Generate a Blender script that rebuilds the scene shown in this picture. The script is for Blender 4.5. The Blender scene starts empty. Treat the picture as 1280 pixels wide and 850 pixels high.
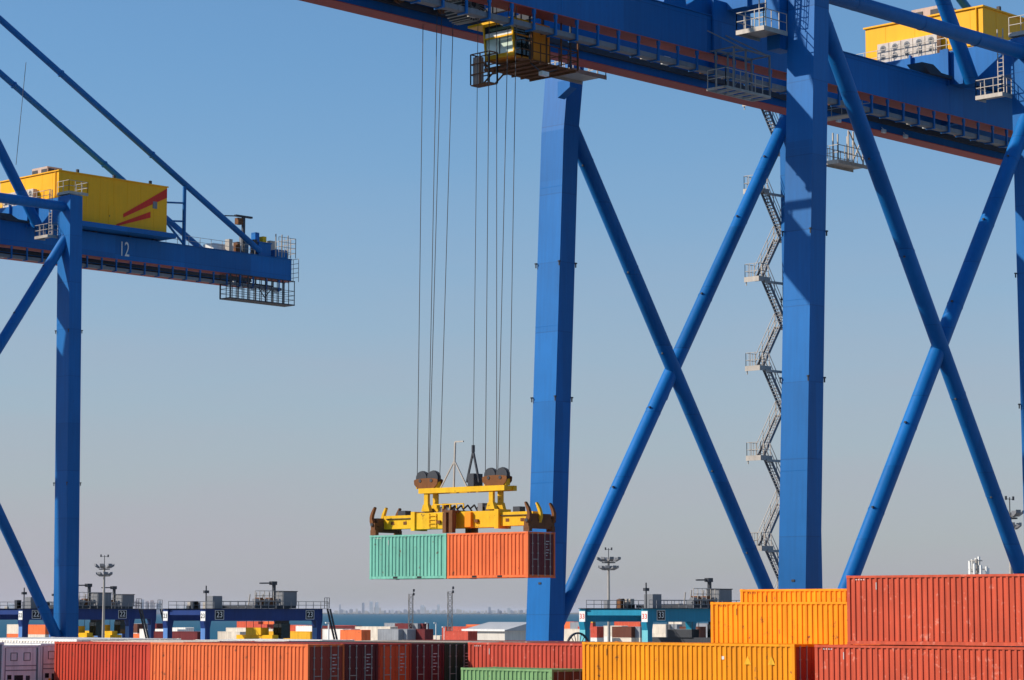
import bpy, math, random
from mathutils import Vector, Matrix
random.seed(7)
sc = bpy.context.scene
col = sc.collection
R = math.radians

# ------------------------------------------------------------------ camera
# world: x = across the quay (landward), y = along the quay, z = up, metres; quay level z = 0
FPX, TH, EYE = 3120.0, R(43.5), 19.0
PITCH = math.atan(340 / FPX)
CAM = Vector((-122.487, -102.202, EYE))
fw = Vector((math.cos(TH) * math.cos(PITCH), math.sin(TH) * math.cos(PITCH), math.sin(PITCH)))
rt = Vector((math.sin(TH), -math.cos(TH), 0))
upv = rt.cross(fw)
cam = bpy.data.cameras.new('camera')
camo = bpy.data.objects.new('camera', cam)
col.objects.link(camo)
m = Matrix((rt, upv, -fw)).transposed().to_4x4()
m.translation = CAM
camo.matrix_world = m
cam.sensor_width = 36
cam.lens = 36 * FPX / 1280
cam.clip_start = 1
cam.clip_end = 300000
sc.camera = camo

def P(px, py, **k):
    """photo pixel (1280x850) -> point on the ray at a given x, y, z plane or horizontal distance d"""
    r = fw * FPX + rt * (px - 640) - upv * (py - 425)
    for a, i in (('x', 0), ('y', 1), ('z', 2)):
        if a in k:
            return CAM + r * ((k[a] - CAM[i]) / r[i])
    return CAM + r * (k['d'] / math.hypot(r.x, r.y))

# ------------------------------------------------------------------ world, sun, exposure
SUN = Vector((-1.15, 1.0, 1.06)).normalized()
w = bpy.data.worlds.new('World'); sc.world = w; w.use_nodes = True
nt = w.node_tree
bg = nt.nodes['Background']
sky = nt.nodes.new('ShaderNodeTexSky')
sky.sky_type = 'NISHITA'; sky.sun_disc = False
sky.sun_elevation = math.asin(SUN.z)
sky.sun_rotation = math.atan2(SUN.x, SUN.y)
sky.air_density = 1.5; sky.dust_density = 3.0; sky.ozone_density = 9.5; sky.altitude = 1850
# a low band of marine haze, the same all round the horizon
geo = nt.nodes.new('ShaderNodeTexCoord'); sep = nt.nodes.new('ShaderNodeSeparateXYZ'); mr = nt.nodes.new('ShaderNodeMapRange'); mr.interpolation_type = 'SMOOTHSTEP'
mr.inputs[1].default_value = -.02; mr.inputs[2].default_value = .23; mr.inputs[3].default_value = .74; mr.inputs[4].default_value = 0
mxs = nt.nodes.new('ShaderNodeMix'); mxs.data_type = 'RGBA'; mxs.inputs[7].default_value = (3.12, 2.98, 3.5, 1)
nt.links.new(geo.outputs['Generated'], sep.inputs[0]); nt.links.new(sep.outputs[2], mr.inputs[0]); mpw = nt.nodes.new('ShaderNodeMapping'); mpw.inputs['Scale'].default_value = (2.2, 2.2, 16); mpw.inputs['Rotation'].default_value = (.12, .1, 0)
nzw = nt.nodes.new('ShaderNodeTexNoise'); nzw.inputs['Scale'].default_value = 1.6; nzw.inputs['Detail'].default_value = 5; nzw.inputs['Roughness'].default_value = .55
mrw = nt.nodes.new('ShaderNodeMapRange'); mrw.inputs[1].default_value = .3; mrw.inputs[2].default_value = .7; mrw.inputs[3].default_value = .72; mrw.inputs[4].default_value = 1.28; mrw.clamp = False
mlw = nt.nodes.new('ShaderNodeMath'); mlw.operation = 'MULTIPLY'; mlw.use_clamp = True
nt.links.new(geo.outputs['Generated'], mpw.inputs[0]); nt.links.new(mpw.outputs[0], nzw.inputs['Vector']); nt.links.new(nzw.outputs[0], mrw.inputs[0])
nt.links.new(mr.outputs[0], mlw.inputs[0]); nt.links.new(mrw.outputs[0], mlw.inputs[1]); nt.links.new(mlw.outputs[0], mxs.inputs['Factor'])
tnt = nt.nodes.new('ShaderNodeVectorMath'); tnt.operation = 'MULTIPLY'; tnt.inputs[1].default_value = (.95, .97, .91)   # camera white balance
nt.links.new(sky.outputs[0], tnt.inputs[0]); nt.links.new(tnt.outputs[0], mxs.inputs[6]); nt.links.new(mxs.outputs[2], bg.inputs[0])
bg.inputs[1].default_value = 0.13
sl = bpy.data.lights.new('sun', 'SUN'); sl.energy = 5.0; sl.angle = R(0.53); sl.color = (1, .93, .82)
so = bpy.data.objects.new('sun', sl); col.objects.link(so)
so.rotation_euler = SUN.to_track_quat('Z', 'Y').to_euler()
sc.view_settings.view_transform = 'Standard'; sc.view_settings.look = 'None'
sc.view_settings.exposure = 0.12; sc.view_settings.gamma = 1

# ------------------------------------------------------------------ materials
MATS = {}
def srgb(r, g, b):
    f = lambda v: (v / 255 / 12.92) if v <= 10 else ((v / 255 + .055) / 1.055) ** 2.4
    return (f(r), f(g), f(b), 1)

def paint(name, c, rough=.45, metal=0.0, wear=0.0, wearc=(.09, .035, .018, 1), var=.12, scale=.35, streak=.12, bump=0.0, plates=None):
    if name in MATS: return MATS[name]
    if len(c) == 3: c = (*c, 1)
    mt = bpy.data.materials.new(name); mt.use_nodes = True; MATS[name] = mt
    n = mt.node_tree.nodes; l = mt.node_tree.links; b = n['Principled BSDF']
    b.inputs['Roughness'].default_value = rough; b.inputs['Metallic'].default_value = metal; b.inputs['Specular IOR Level'].default_value = .22
    tc = n.new('ShaderNodeTexCoord'); oi = n.new('ShaderNodeObjectInfo')
    ad = n.new('ShaderNodeVectorMath'); ad.operation = 'MULTIPLY_ADD'
    ad.inputs[1].default_value = (1, 1, 1)
    cr = n.new('ShaderNodeCombineXYZ')
    mu = n.new('ShaderNodeMath'); mu.operation = 'MULTIPLY'; mu.inputs[1].default_value = 87
    l.new(oi.outputs['Random'], mu.inputs[0])
    for i in range(3): l.new(mu.outputs[0], cr.inputs[i])
    l.new(tc.outputs['Object'], ad.inputs[0]); l.new(cr.outputs[0], ad.inputs[2])
    no = n.new('ShaderNodeTexNoise'); no.inputs['Scale'].default_value = scale; no.inputs['Detail'].default_value = 7; no.inputs['Roughness'].default_value = .62
    l.new(ad.outputs[0], no.inputs['Vector'])
    mp = n.new('ShaderNodeMapping'); mp.inputs['Scale'].default_value = (5, 5, .28); l.new(ad.outputs[0], mp.inputs[0])
    st = n.new('ShaderNodeTexNoise'); st.inputs['Scale'].default_value = .9; st.inputs['Detail'].default_value = 5; l.new(mp.outputs[0], st.inputs['Vector'])
    r1 = n.new('ShaderNodeMapRange'); r1.inputs[1].default_value = .25; r1.inputs[2].default_value = .75
    r1.inputs[3].default_value = 1 - var; r1.inputs[4].default_value = 1 + var; l.new(no.outputs[0], r1.inputs[0])
    r2 = n.new('ShaderNodeMapRange'); r2.inputs[1].default_value = .3; r2.inputs[2].default_value = .7
    r2.inputs[3].default_value = 1 - streak; r2.inputs[4].default_value = 1 + streak * .5; l.new(st.outputs[0], r2.inputs[0])
    m1 = n.new('ShaderNodeMath'); m1.operation = 'MULTIPLY'; l.new(r1.outputs[0], m1.inputs[0]); l.new(r2.outputs[0], m1.inputs[1])
    vm = n.new('ShaderNodeVectorMath'); vm.operation = 'SCALE'; vm.inputs[0].default_value = c[:3]; l.new(m1.outputs[0], vm.inputs['Scale'])
    out = vm.outputs[0]
    if plates:      # welded plate courses: slightly different paint batches and a thin seam line
        dv = n.new('ShaderNodeVectorMath'); dv.operation = 'DIVIDE'; dv.inputs[1].default_value = plates; l.new(tc.outputs['Object'], dv.inputs[0])
        fl = n.new('ShaderNodeVectorMath'); fl.operation = 'FLOOR'; l.new(dv.outputs[0], fl.inputs[0])
        wn_ = n.new('ShaderNodeTexWhiteNoise'); l.new(fl.outputs[0], wn_.inputs['Vector'])
        rp = n.new('ShaderNodeMapRange'); rp.inputs[3].default_value = .86; rp.inputs[4].default_value = 1.1; l.new(wn_.outputs['Value'], rp.inputs[0])
        fr_ = n.new('ShaderNodeVectorMath'); fr_.operation = 'FRACTION'; l.new(dv.outputs[0], fr_.inputs[0])
        sx = n.new('ShaderNodeSeparateXYZ'); l.new(fr_.outputs[0], sx.inputs[0])
        lt = n.new('ShaderNodeMath'); lt.operation = 'LESS_THAN'; lt.inputs[1].default_value = .014; l.new(sx.outputs[2], lt.inputs[0])
        ml = n.new('ShaderNodeMath'); ml.operation = 'MULTIPLY_ADD'; ml.inputs[1].default_value = -.22; l.new(lt.outputs[0], ml.inputs[0]); l.new(rp.outputs[0], ml.inputs[2])
        v2 = n.new('ShaderNodeVectorMath'); v2.operation = 'SCALE'; l.new(out, v2.inputs[0]); l.new(ml.outputs[0], v2.inputs['Scale']); out = v2.outputs[0]
    if wear > 0:
        wn = n.new('ShaderNodeTexNoise'); wn.inputs['Scale'].default_value = 2.3; wn.inputs['Detail'].default_value = 9; wn.inputs['Roughness'].default_value = .68
        l.new(ad.outputs[0], wn.inputs['Vector'])
        wr = n.new('ShaderNodeMapRange'); wr.inputs[1].default_value = .72 - wear * .3; wr.inputs[2].default_value = .78 - wear * .25
        l.new(wn.outputs[0], wr.inputs[0])
        mx = n.new('ShaderNodeMix'); mx.data_type = 'RGBA'; l.new(wr.outputs[0], mx.inputs['Factor'])
        l.new(out, mx.inputs[6]); mx.inputs[7].default_value = wearc; out = mx.outputs[2]
    l.new(out, b.inputs['Base Color'])
    rr = n.new('ShaderNodeMapRange'); rr.inputs[3].default_value = rough - .08; rr.inputs[4].default_value = rough + .14
    l.new(no.outputs[0], rr.inputs[0]); l.new(rr.outputs[0], b.inputs['Roughness'])
    if bump > 0:
        bp = n.new('ShaderNodeBump'); bp.inputs['Strength'].default_value = bump; bp.inputs['Distance'].default_value = .05
        l.new(no.outputs[0], bp.inputs['Height']); l.new(bp.outputs[0], b.inputs['Normal'])
    return mt

BLUE = paint('crane_blue_paint', (.002, .122, .37), .45, wear=.12, wearc=(.02, .03, .06, 1), var=.16, scale=.13, streak=.09, plates=(9.3, 200, 4.7))
REDF = paint('red_lead_paint', (.42, .085, .07), .6, wear=.2, var=.15)
YEL = paint('house_yellow_paint', (.95, .43, .002), .45, var=.06, streak=.06)
YELS = paint('spreader_yellow_paint', (.80, .44, .008), .5, wear=.33, wearc=(.10, .05, .02, 1), var=.15, scale=1.2)
RUST = paint('rusty_steel', (.17, .07, .028), .8, wear=.4, wearc=(.03, .02, .015, 1), var=.3, scale=2)
CHEEK = paint('sheave_cheek_brown', (.18, .065, .018), .7, wear=.45, wearc=(.07, .03, .015, 1), var=.25, scale=2)
GALV = paint('galvanised_steel', (.42, .37, .32), .5, metal=.3, wear=.2, wearc=(.15, .10, .07, 1), var=.15, scale=1)
GREY = paint('grey_steel', (.20, .20, .21), .55, wear=.25, wearc=(.06, .05, .045, 1))
DARK = paint('dark_rubber', (.018, .018, .02), .6)
DSTEEL = paint('dark_steel', (.05, .052, .06), .5, wear=.2)
STRIPE = paint('red_stripe_paint', (.72, .03, .012), .5)
WHITE = paint('white_paint', (.78, .76, .72), .5, var=.06)
LAMPW = paint('lamp_cover_white', (.75, .74, .70), .35, var=.04)
ORCAB = paint('cab_orange_paint', (.85, .27, .008), .45, wear=.2, wearc=(.2, .06, .02, 1))
YCAB = paint('cab_yellow_paint', (.92, .46, .006), .42, var=.08)
ROPE = paint('wire_rope', (.10, .095, .09), .5, metal=.3)
CONC = paint('quay_concrete', (.30, .29, .27), .85, var=.2, scale=.05, bump=.3)
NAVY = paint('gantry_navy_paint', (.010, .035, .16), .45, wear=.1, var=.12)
NAVY_LIT = paint('gantry_navy_sunlit_tone', (.10, .22, .50), .5)  # sunlit tone of the navy legs, light put into the colour
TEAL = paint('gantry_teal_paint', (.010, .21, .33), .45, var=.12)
TEAL_LIT = paint('gantry_teal_sunlit_tone', (.16, .50, .55), .5)  # teal legs as the sun shows them, brightness put into the colour
HULL = paint('hull_paint', (.02, .03, .06), .5, wear=.2)
DECK = paint('deck_paint', (.14, .045, .03), .7, wear=.2)
CREAM = paint('warehouse_cream', (.66, .60, .52), .6, var=.08)
ROOFG = paint('warehouse_roof_grey', (.45, .44, .43), .5, var=.1)
BLACKP = paint('black_print', (.012, .012, .015), .6, var=.02)
glass = bpy.data.materials.new('cab_glass'); glass.use_nodes = True
gb = glass.node_tree.nodes['Principled BSDF']
gb.inputs['Base Color'].default_value = (.62, .72, .60, 1); gb.inputs['Roughness'].default_value = .12  # pale base colour stands in for sky reflected in the front panes
gb.inputs['Specular IOR Level'].default_value = .8
glassd = bpy.data.materials.new('tinted_glass'); glassd.use_nodes = True
gb = glassd.node_tree.nodes['Principled BSDF']
gb.inputs['Base Color'].default_value = (.012, .022, .022, 1); gb.inputs['Roughness'].default_value = .08

def cpaint(name, c, wear=.36, wearc=(.15, .06, .03, 1)):
    return paint('container_' + name, c, .5, wear=wear, wearc=wearc, var=.13, scale=.5, streak=.22)
CC = {
 'orange': cpaint('orange', (.82, .165, .045)), 'amber': cpaint('amber', (.90, .30, .002)),
 'brick': cpaint('brick', (.56, .075, .042), .4, (.70, .24, .17, 1)), 'red': cpaint('red', (.56, .055, .025)),
 'coral': cpaint('coral', (.60, .085, .036), .43, (.74, .22, .14, 1)), 'teal': cpaint('teal', (.17, .46, .35), .33), 'green': cpaint('green', (.21, .37, .15)),
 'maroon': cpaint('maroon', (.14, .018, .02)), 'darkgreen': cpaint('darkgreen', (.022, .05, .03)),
 'brown': cpaint('brown', (.13, .04, .022)), 'white': cpaint('white', (.84, .79, .72), .2),
 'grey': cpaint('grey', (.28, .29, .31)), 'tan': cpaint('tan', (.30, .22, .15)), 'cream': cpaint('cream', (.72, .62, .50), .1),
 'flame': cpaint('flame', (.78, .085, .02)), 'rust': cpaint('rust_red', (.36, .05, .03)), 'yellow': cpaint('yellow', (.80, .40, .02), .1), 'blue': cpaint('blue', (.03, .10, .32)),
}

# ------------------------------------------------------------------ mesh helpers
def vec(p): return Vector(p)
class MB:
    def __init__(s): s.v = []; s.f = []
    def add(s, vs, fs):
        o = len(s.v); s.v += [tuple(p) for p in vs]; s.f += [tuple(i + o for i in f) for f in fs]; return s
    def box(s, x0, x1, y0, y1, z0, z1):
        return s.add([(x0,y0,z0),(x1,y0,z0),(x1,y1,z0),(x0,y1,z0),(x0,y0,z1),(x1,y0,z1),(x1,y1,z1),(x0,y1,z1)],
                     [(3,2,1,0),(4,5,6,7),(0,1,5,4),(1,2,6,5),(2,3,7,6),(3,0,4,7)])
    def hexa(s, a, b):   # two quads, bottom a and top b
        return s.add(list(a) + list(b), [(3,2,1,0),(4,5,6,7),(0,1,5,4),(1,2,6,5),(2,3,7,6),(3,0,4,7)])
    def beam(s, p, q, w, h=None, up=(0,0,1)):
        p, q = vec(p), vec(q); h = h or w; d = (q - p).normalized(); u = vec(up)
        if abs(d.dot(u)) > .98: u = Vector((1,0,0))
        a = d.cross(u).normalized(); b = a.cross(d)
        a = a * w / 2; b = b * h / 2
        return s.hexa([p-a-b, p+a-b, p+a+b, p-a+b], [q-a-b, q+a-b, q+a+b, q-a+b])
    def tube(s, p, q, r, n=14, r2=None):
        p, q = vec(p), vec(q); r2 = r2 or r; d = (q - p).normalized()
        u = Vector((0,0,1)) if abs(d.z) < .95 else Vector((1,0,0))
        a = d.cross(u).normalized(); b = d.cross(a)
        vs = []
        for c, rr in ((p, r), (q, r2)):
            vs += [c + a * math.cos(2*math.pi*i/n) * rr + b * math.sin(2*math.pi*i/n) * rr for i in range(n)]
        fs = [(i, (i+1) % n, n + (i+1) % n, n + i) for i in range(n)]
        fs += [tuple(range(n-1, -1, -1)), tuple(range(n, 2*n))]
        return s.add(vs, fs)
    def prism(s, pts, axis, a, b):   # polygon in the two other axes, extruded along axis from a to b
        def mk(p, t):
            return {'x': (t, p[0], p[1]), 'y': (p[0], t, p[1]), 'z': (p[0], p[1], t)}[axis]
        n = len(pts)
        return s.add([mk(p, a) for p in pts] + [mk(p, b) for p in pts],
                     [tuple(range(n-1, -1, -1)), tuple(range(n, 2*n))] + [(i, (i+1) % n, n + (i+1) % n, n + i) for i in range(n)])
    def ring(s, c, axis, r0, r1, h, n=24, a0=0, a1=2*math.pi):
        c = vec(c); ax = vec(axis).normalized(); u = Vector((0,0,1)) if abs(ax.z) < .9 else Vector((1,0,0))
        a = ax.cross(u).normalized(); b = ax.cross(a); full = abs(a1 - a0) > 6.28
        vs = []; m = n if full else n + 1
        for i in range(m):
            t = a0 + (a1 - a0) * i / n; d = a * math.cos(t) + b * math.sin(t)
            vs += [c + d*r0 - ax*h/2, c + d*r1 - ax*h/2, c + d*r1 + ax*h/2, c + d*r0 + ax*h/2]
        fs = []
        for i in range(n):
            j = (i + 1) % m
            for k in range(4): fs.append((4*i+k, 4*i+(k+1) % 4, 4*j+(k+1) % 4, 4*j+k))
        return s.add(vs, fs)
    def rail(s, pts, h=1.1, step=1.25, t=.045, mid=1, closed=False):
        pts = [vec(p) for p in pts]
        seg = list(zip(pts, pts[1:] + ([pts[0]] if closed else [])))
        if not closed: seg = seg[:len(pts)-1]
        for p, q in seg:
            n = max(1, round((q - p).length / step))
            for i in range(n + 1):
                c = p.lerp(q, i / n); s.beam(c, c + Vector((0,0,h)), t)
            for k in range(mid + 1):
                z = Vector((0,0,h * (mid + 1 - k) / (mid + 1))); s.beam(p + z, q + z, t)
        return s
    def build(s, name, mat, parent=None, smooth=True):
        me = bpy.data.meshes.new(name); me.from_pydata(s.v, [], s.f); me.update()
        return link(name, me, mat, parent, smooth)
import bmesh
def link(name, me, mat, parent=None, smooth=True):
    bm = bmesh.new(); bm.from_mesh(me); bmesh.ops.recalc_face_normals(bm, faces=bm.faces); bm.to_mesh(me); bm.free()
    if smooth:
        me.shade_smooth(); me.set_sharp_from_angle(angle=R(32))
    if not me.materials: me.materials.append(mat)
    return inst(name, me, parent)
def inst(name, me, parent=None, loc=None):
    o = bpy.data.objects.new(name, me); col.objects.link(o)
    if parent: o.parent = parent
    if loc is not None: o.location = loc
    return o
def thing(name, label, cat, loc=(0,0,0), rz=0, group=None):
    o = bpy.data.objects.new(name, None); col.objects.link(o); o.location = loc; o.rotation_euler = (0,0,rz)
    o.empty_display_size = .5
    return tag(o, label, cat, group)
def tag(o, label, cat, group=None):
    o['label'] = label; o['category'] = cat
    if group: o['group'] = group
    return o
def struct(o): o['kind'] = 'structure'; return o
TXT = {}
def text_mesh(s, size, depth=.01):
    k = (s, size)
    if k in TXT: return TXT[k]
    cu = bpy.data.curves.new('lettering', 'FONT'); cu.body = s; cu.size = size; cu.extrude = depth
    cu.align_x = 'CENTER'; cu.align_y = 'CENTER'; cu.resolution_u = 3
    o = bpy.data.objects.new('tmp', cu); col.objects.link(o)
    dg = bpy.context.evaluated_depsgraph_get(); dg.update()
    me = bpy.data.meshes.new_from_object(o.evaluated_get(dg)); bpy.data.objects.remove(o)
    me.materials.clear(); TXT[k] = me
    return me
def lettering(s, size, mat, parent, loc, face, sx=1.0, name='number'):
    me = text_mesh(s, size)
    if not me.materials: me.materials.append(mat)
    o = inst(name, me, parent, loc)
    # face '-y' reads along +x ; face '-x' reads along -y
    o.rotation_euler = (R(90), 0, 0) if face == '-y' else (R(90), 0, R(-90))
    o.scale = (sx, 1, 1)
    return o

# ------------------------------------------------------------------ setting: sea, land, far shore
def sheet(name, pts, z, mat):
    mb = MB(); n = len(pts); mb.add([(x, y, z) for x, y in pts], [tuple(range(n))])
    return struct(mb.build(name, mat, smooth=False))
sea_m = bpy.data.materials.new('sea_water'); sea_m.use_nodes = True
n = sea_m.node_tree.nodes; l = sea_m.node_tree.links; b = n['Principled BSDF']
b.inputs['Base Color'].default_value = (.006, .085, .14, 1); b.inputs['Roughness'].default_value = .6; b.inputs['Specular IOR Level'].default_value = .12
tc = n.new('ShaderNodeTexCoord'); no = n.new('ShaderNodeTexNoise'); no.inputs['Scale'].default_value = .05; no.inputs['Detail'].default_value = 8
l.new(tc.outputs['Object'], no.inputs['Vector'])
bp = n.new('ShaderNodeBump'); bp.inputs['Strength'].default_value = .9; bp.inputs['Distance'].default_value = 4
l.new(no.outputs[0], bp.inputs['Height']); l.new(bp.outputs[0], b.inputs['Normal'])
sheet('sea', [(-70000,-70000),(70000,-70000),(70000,70000),(-70000,70000)], -3.0, sea_m)
q = MB().box(-5, 780, -420, 900, -6, 0)
struct(q.build('ground', CONC))
for xr in (-1.3, 26.9):
    r_ = MB(); r_.box(xr-.06, xr+.06, -380, 880, .004, .06); struct(r_.build('crane_rail_track', DSTEEL))
struct(MB().box(-5.35, -5.004, -420, 900, -2.5, .35).build('quay_kerb', CONC))

def camxy(px, d):   # horizontal position at photo column px and distance d
    p = P(px, 765, d=d); return p.x, p.y
sh = MB()
pts_n = [camxy(px, 26000) for px in range(-700, 2001, 60)]
pts_f = [camxy(px, 29000) for px in range(-700, 2001, 60)]
hs = [2 + 4 * random.random() + (14 if i < 14 else 4) * max(0, math.sin(i * .55)) for i in range(len(pts_n))]
vs = [(x, y, -4) for x, y in pts_n] + [(x, y, h * .2) for (x, y), h in zip(pts_n, hs)] + [(x, y, h + 6) for (x, y), h in zip(pts_f, hs)] + [(x, y, -4) for x, y in pts_f]
N = len(pts_n); fs = []
for k in range(3):
    for i in range(N - 1): fs.append((k*N+i, k*N+i+1, (k+1)*N+i+1, (k+1)*N+i))
sh.add(vs, fs)
SHORE = paint('far_shore_land', (.16, .15, .11), .9, scale=.003)
struct(sh.build('far_shore_terrain', SHORE))
FB = [paint('far_building_' + k, c, .7, var=.05, scale=.02) for k, c in (('cream', (.78, .72, .64)), ('pink', (.62, .44, .38)), ('grey', (.46, .48, .52)), ('white', (.85, .83, .80)))]
def far_building(px, wpx, top, d, mi, lab):
    k = FPX / d; hz = (765 - top) / k + EYE; x, y = camxy(px, d); ww = wpx / k
    o = MB(); o.box(-ww*.5, ww*.5, -ww*.4, ww*.4, -EYE * 0 - 4, hz)
    o.box(-ww*.2, ww*.15, -ww*.15, ww*.2, hz, hz + 6)
    t = thing('far_building', lab, 'building', (x, y, 0), TH - R(90), 'pale buildings on the far shore')
    o.build('wall', FB[mi], t)
    return t
lab1 = 'small pale hazy building on the far shore beyond the sea'
for i in range(66):
    px = 420 + i * 3.7 + random.uniform(-1.5, 1.5)
    far_building(px, random.uniform(2.2, 4.5), 765 - abs(random.gauss(1.6, 1.1)) - (4 if 463 < px < 476 or 523 < px < 534 else 0), random.uniform(26000, 27500), random.choice((0, 0, 2, 3)), lab1)
for px, wp, top in ((454, 3, 754), (464, 4, 752), (471, 4, 753), (425, 1.6, 756), (548, 3, 756), (528, 5, 757), (612, 3, 759), (636, 4, 760)):
    far_building(px, wp, top, 26200, random.choice((2, 3)), 'taller pale tower rising above the low far shore skyline')
for px, wp, top, mi in ((60, 7, 752, 0), (52, 5, 755, 3), (38, 6, 757, 0), (13, 7, 755, 3), (171, 5, 751, 1), (178, 3.4, 750, 2), (184, 4, 752, 1), (190, 4.5, 751, 1), (197, 3, 755, 2), (200, 3, 752, 3), (163, 3, 757, 0), (222, 3, 757, 0), (231, 4, 758, 3), (108, 5, 756, 0), (120, 4, 757, 2), (150, 4, 758, 0)):
    far_building(px, wp, top, 26200, mi, 'hazy apartment tower on the far shore behind the navy yard gantries')

# ------------------------------------------------------------------ ship-to-shore cranes
BEIGE = paint('cooler_beige', (.62, .53, .45), .6, wear=.3, wearc=(.3, .24, .2, 1), var=.2, scale=1.5)
def crane(name, label, y0, dz, opts):
    t = thing(name, label, 'crane', (0, y0, 0), 0, 'blue ship-to-shore cranes on the quay')
    zb = 54.25 + dz; zt = zb + 2.45
    xw = lambda z: -1.3 + .0465 * (z - 20)
    xl = lambda z: 26.35 - .011 * (z - 20)
    def leg(xf, yc, z0, z1, dx, wy, top=None):
        mb = MB(); hw = wy / 2
        a = [(xf(z0), yc-hw, z0), (xf(z0)+dx, yc-hw, z0), (xf(z0)+dx, yc+hw, z0), (xf(z0), yc+hw, z0)]
        zz = top[0] if top else z1
        b_ = [(xf(zz), yc-hw, zz), (xf(zz)+dx, yc-hw, zz), (xf(zz)+dx, yc+hw, zz), (xf(zz), yc+hw, zz)]
        mb.hexa(a, b_)
        if top:
            s_ = top[1]; f_ = xf(zz) + top[2]
            mb.hexa([tuple(p) for p in b_], [(f_, yc-hw+s_, z1), (f_+dx+.1, yc-hw+s_, z1), (f_+dx+.1, yc+hw+s_*.2, z1), (f_, yc+hw+s_*.2, z1)])
        return mb
    # legs
    parts = {}
    for nm, xf, yc, z1, top in (('WN', xw, -10.42, 63 + dz, None), ('WF', xw, 10.4, 63 + dz, (51.4 + dz, -.25, 1.1)), ('LN', xl, -10.5, 58.9 + dz, None), ('LF', lambda z: xl(z) + .3, 10.05, 58.9 + dz, None)):
        o = leg(xf, yc, 3.2, z1, 1.5, 2.05, top).build('leg', BLUE, t); parts[nm] = o
        # weld splice lugs round the leg
        for z in (opts['lugs']):
            for sx, sy in ((-.16, -1.1), (-.16, 1.02), (1.5, -1.1), (1.5, 1.02)):
                lu = MB(); x_ = xf(z) + sx; lu.box(x_, x_ + .16, yc + sy, yc + sy + .12, z, z + .09); lu.box(x_ + .05, x_+.1, yc+sy+.02, yc+sy+.1, z-.25, z+.0)
                lu.build('splice_lug', DSTEEL, o)
        for z in (27.5, 38.0, 47.5):   # weld seams
            sm = MB(); sm.box(xf(z) - .006, xf(z) + .02, yc - 1.02, yc + 1.02, z, z + .045); sm.build('weld_seam', BLUE, o)
        if nm in ('WN', 'WF'):        # access hatch near the foot
            h = MB(); h.box(xf(20.9) - .04, xf(20.9) + .01, yc - .22, yc + .02, 20.82, 20.95); h.build('hatch_handle', DSTEEL, o)
    # sill and portal beams, bogies (mostly hidden behind the ship's boxes)
    for yc in (-10.42, 10.4):
        MB().box(-.6, 27.4, yc - .85, yc + .85, 13.6, 16.4).build('portal_beam', BLUE, t)
    for xc, xf in ((-1.35, xw), (27.15, xl)):
        MB().box(xc - .8, xc + .8, -12.4, 12.4, 1.9, 3.6).build('sill_beam', BLUE, t)
        for yc in (-10.4, -6.9, 6.9, 10.4):
            bo = MB().box(xc - .45, xc + .45, yc - 1.5, yc + 1.5, .7, 1.9).build('bogie', BLUE, t)
            for dy in (-1.1, -.37, .37, 1.1):
                wh = MB(); wh.tube((xc - .16, yc + dy * .95, .39), (xc + .16, yc + dy * .95, .39), .33, 16); wh.build('wheel', DSTEEL, bo)
    # X braces
    for p, q_, nm in opts['braces']:
        o = MB().tube(p, q_, .53, 26).build('diagonal_brace', BLUE, t)
        p, q_ = vec(p), vec(q_); d = (q_ - p).normalized(); L = (q_ - p).length
        for f_ in (.1, .28, .42, .63, .78, .9):
            c = p + d * L * f_
            MB().ring(c, d, .52, .545, .09, 26).build('weld_seam', BLUE, o)
            lu = MB(); s_ = Vector((-.55, 0, .25)) if d.z > 0 else Vector((-.45, 0, -.3))
            lu.box(c.x + s_.x - .05, c.x + s_.x + .08, c.y - .18, c.y - .06, c.z + s_.z - .05, c.z + s_.z + .07); lu.build('splice_lug', DSTEEL, o)
    for yc in (-10.42, 10.4):     # gusset plates where braces cross
        xc, zc = opts['cross'][0 if yc < 0 else 1]
        g = MB(); g.prism([(xc - 1.1, zc - 1.9), (xc - .75, zc - 2.1), (xc + 1.35, zc + 1.7), (xc + 1.0, zc + 1.95)], 'y', yc - .03, yc + .03)
        g.build('gusset_plate', BLUE, t)
    # horizontal top ties between the waterside and landside leg heads
    for yc in (-10.42, 10.4):
        o = MB().tube((xw(57.7) + 1.2, yc, 57.72 + dz), (26.1, yc, 57.8 + dz), .5, 26).build('top_tie', BLUE, t)
        for x in (6, 13.5, 20): MB().ring((x, yc, 57.74 + dz), (1,0,.003), .49, .515, .09, 26).build('weld_seam', BLUE, o)
    # cross beams over the girders
    wb = MB().box(.55, 2.3, -9.4, 9.38, 57.3 + dz, 61 + dz).build('waterside_cross_beam', BLUE, t)
    lb = MB().box(26.2, 28.0, -9.46, 9.36, 56.46 + dz, 58.9 + dz).build('landside_cross_beam', BLUE, t)
    for y_ in (-5.2, -4.0, -1.0, 2.0, 4.4):
        st = MB(); st.box(25.94, 26.2, y_ - .07, y_ + .07, 56.3 + dz, 59.05 + dz); st.box(25.85, 25.97, y_ - .35, y_ + .35, 56.3 + dz, 59.0 + dz) if y_ in (-5.2, -4.0) else None
        st.build('web_stiffener', BLUE, lb)
    for y_ in (-6.2, -2.9, 2.9, 6.2):
        st = MB(); st.box(.3, .55, y_ - .06, y_ + .06, 57.2 + dz, 61.1 + dz); st.build('web_stiffener', BLUE, wb)
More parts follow.
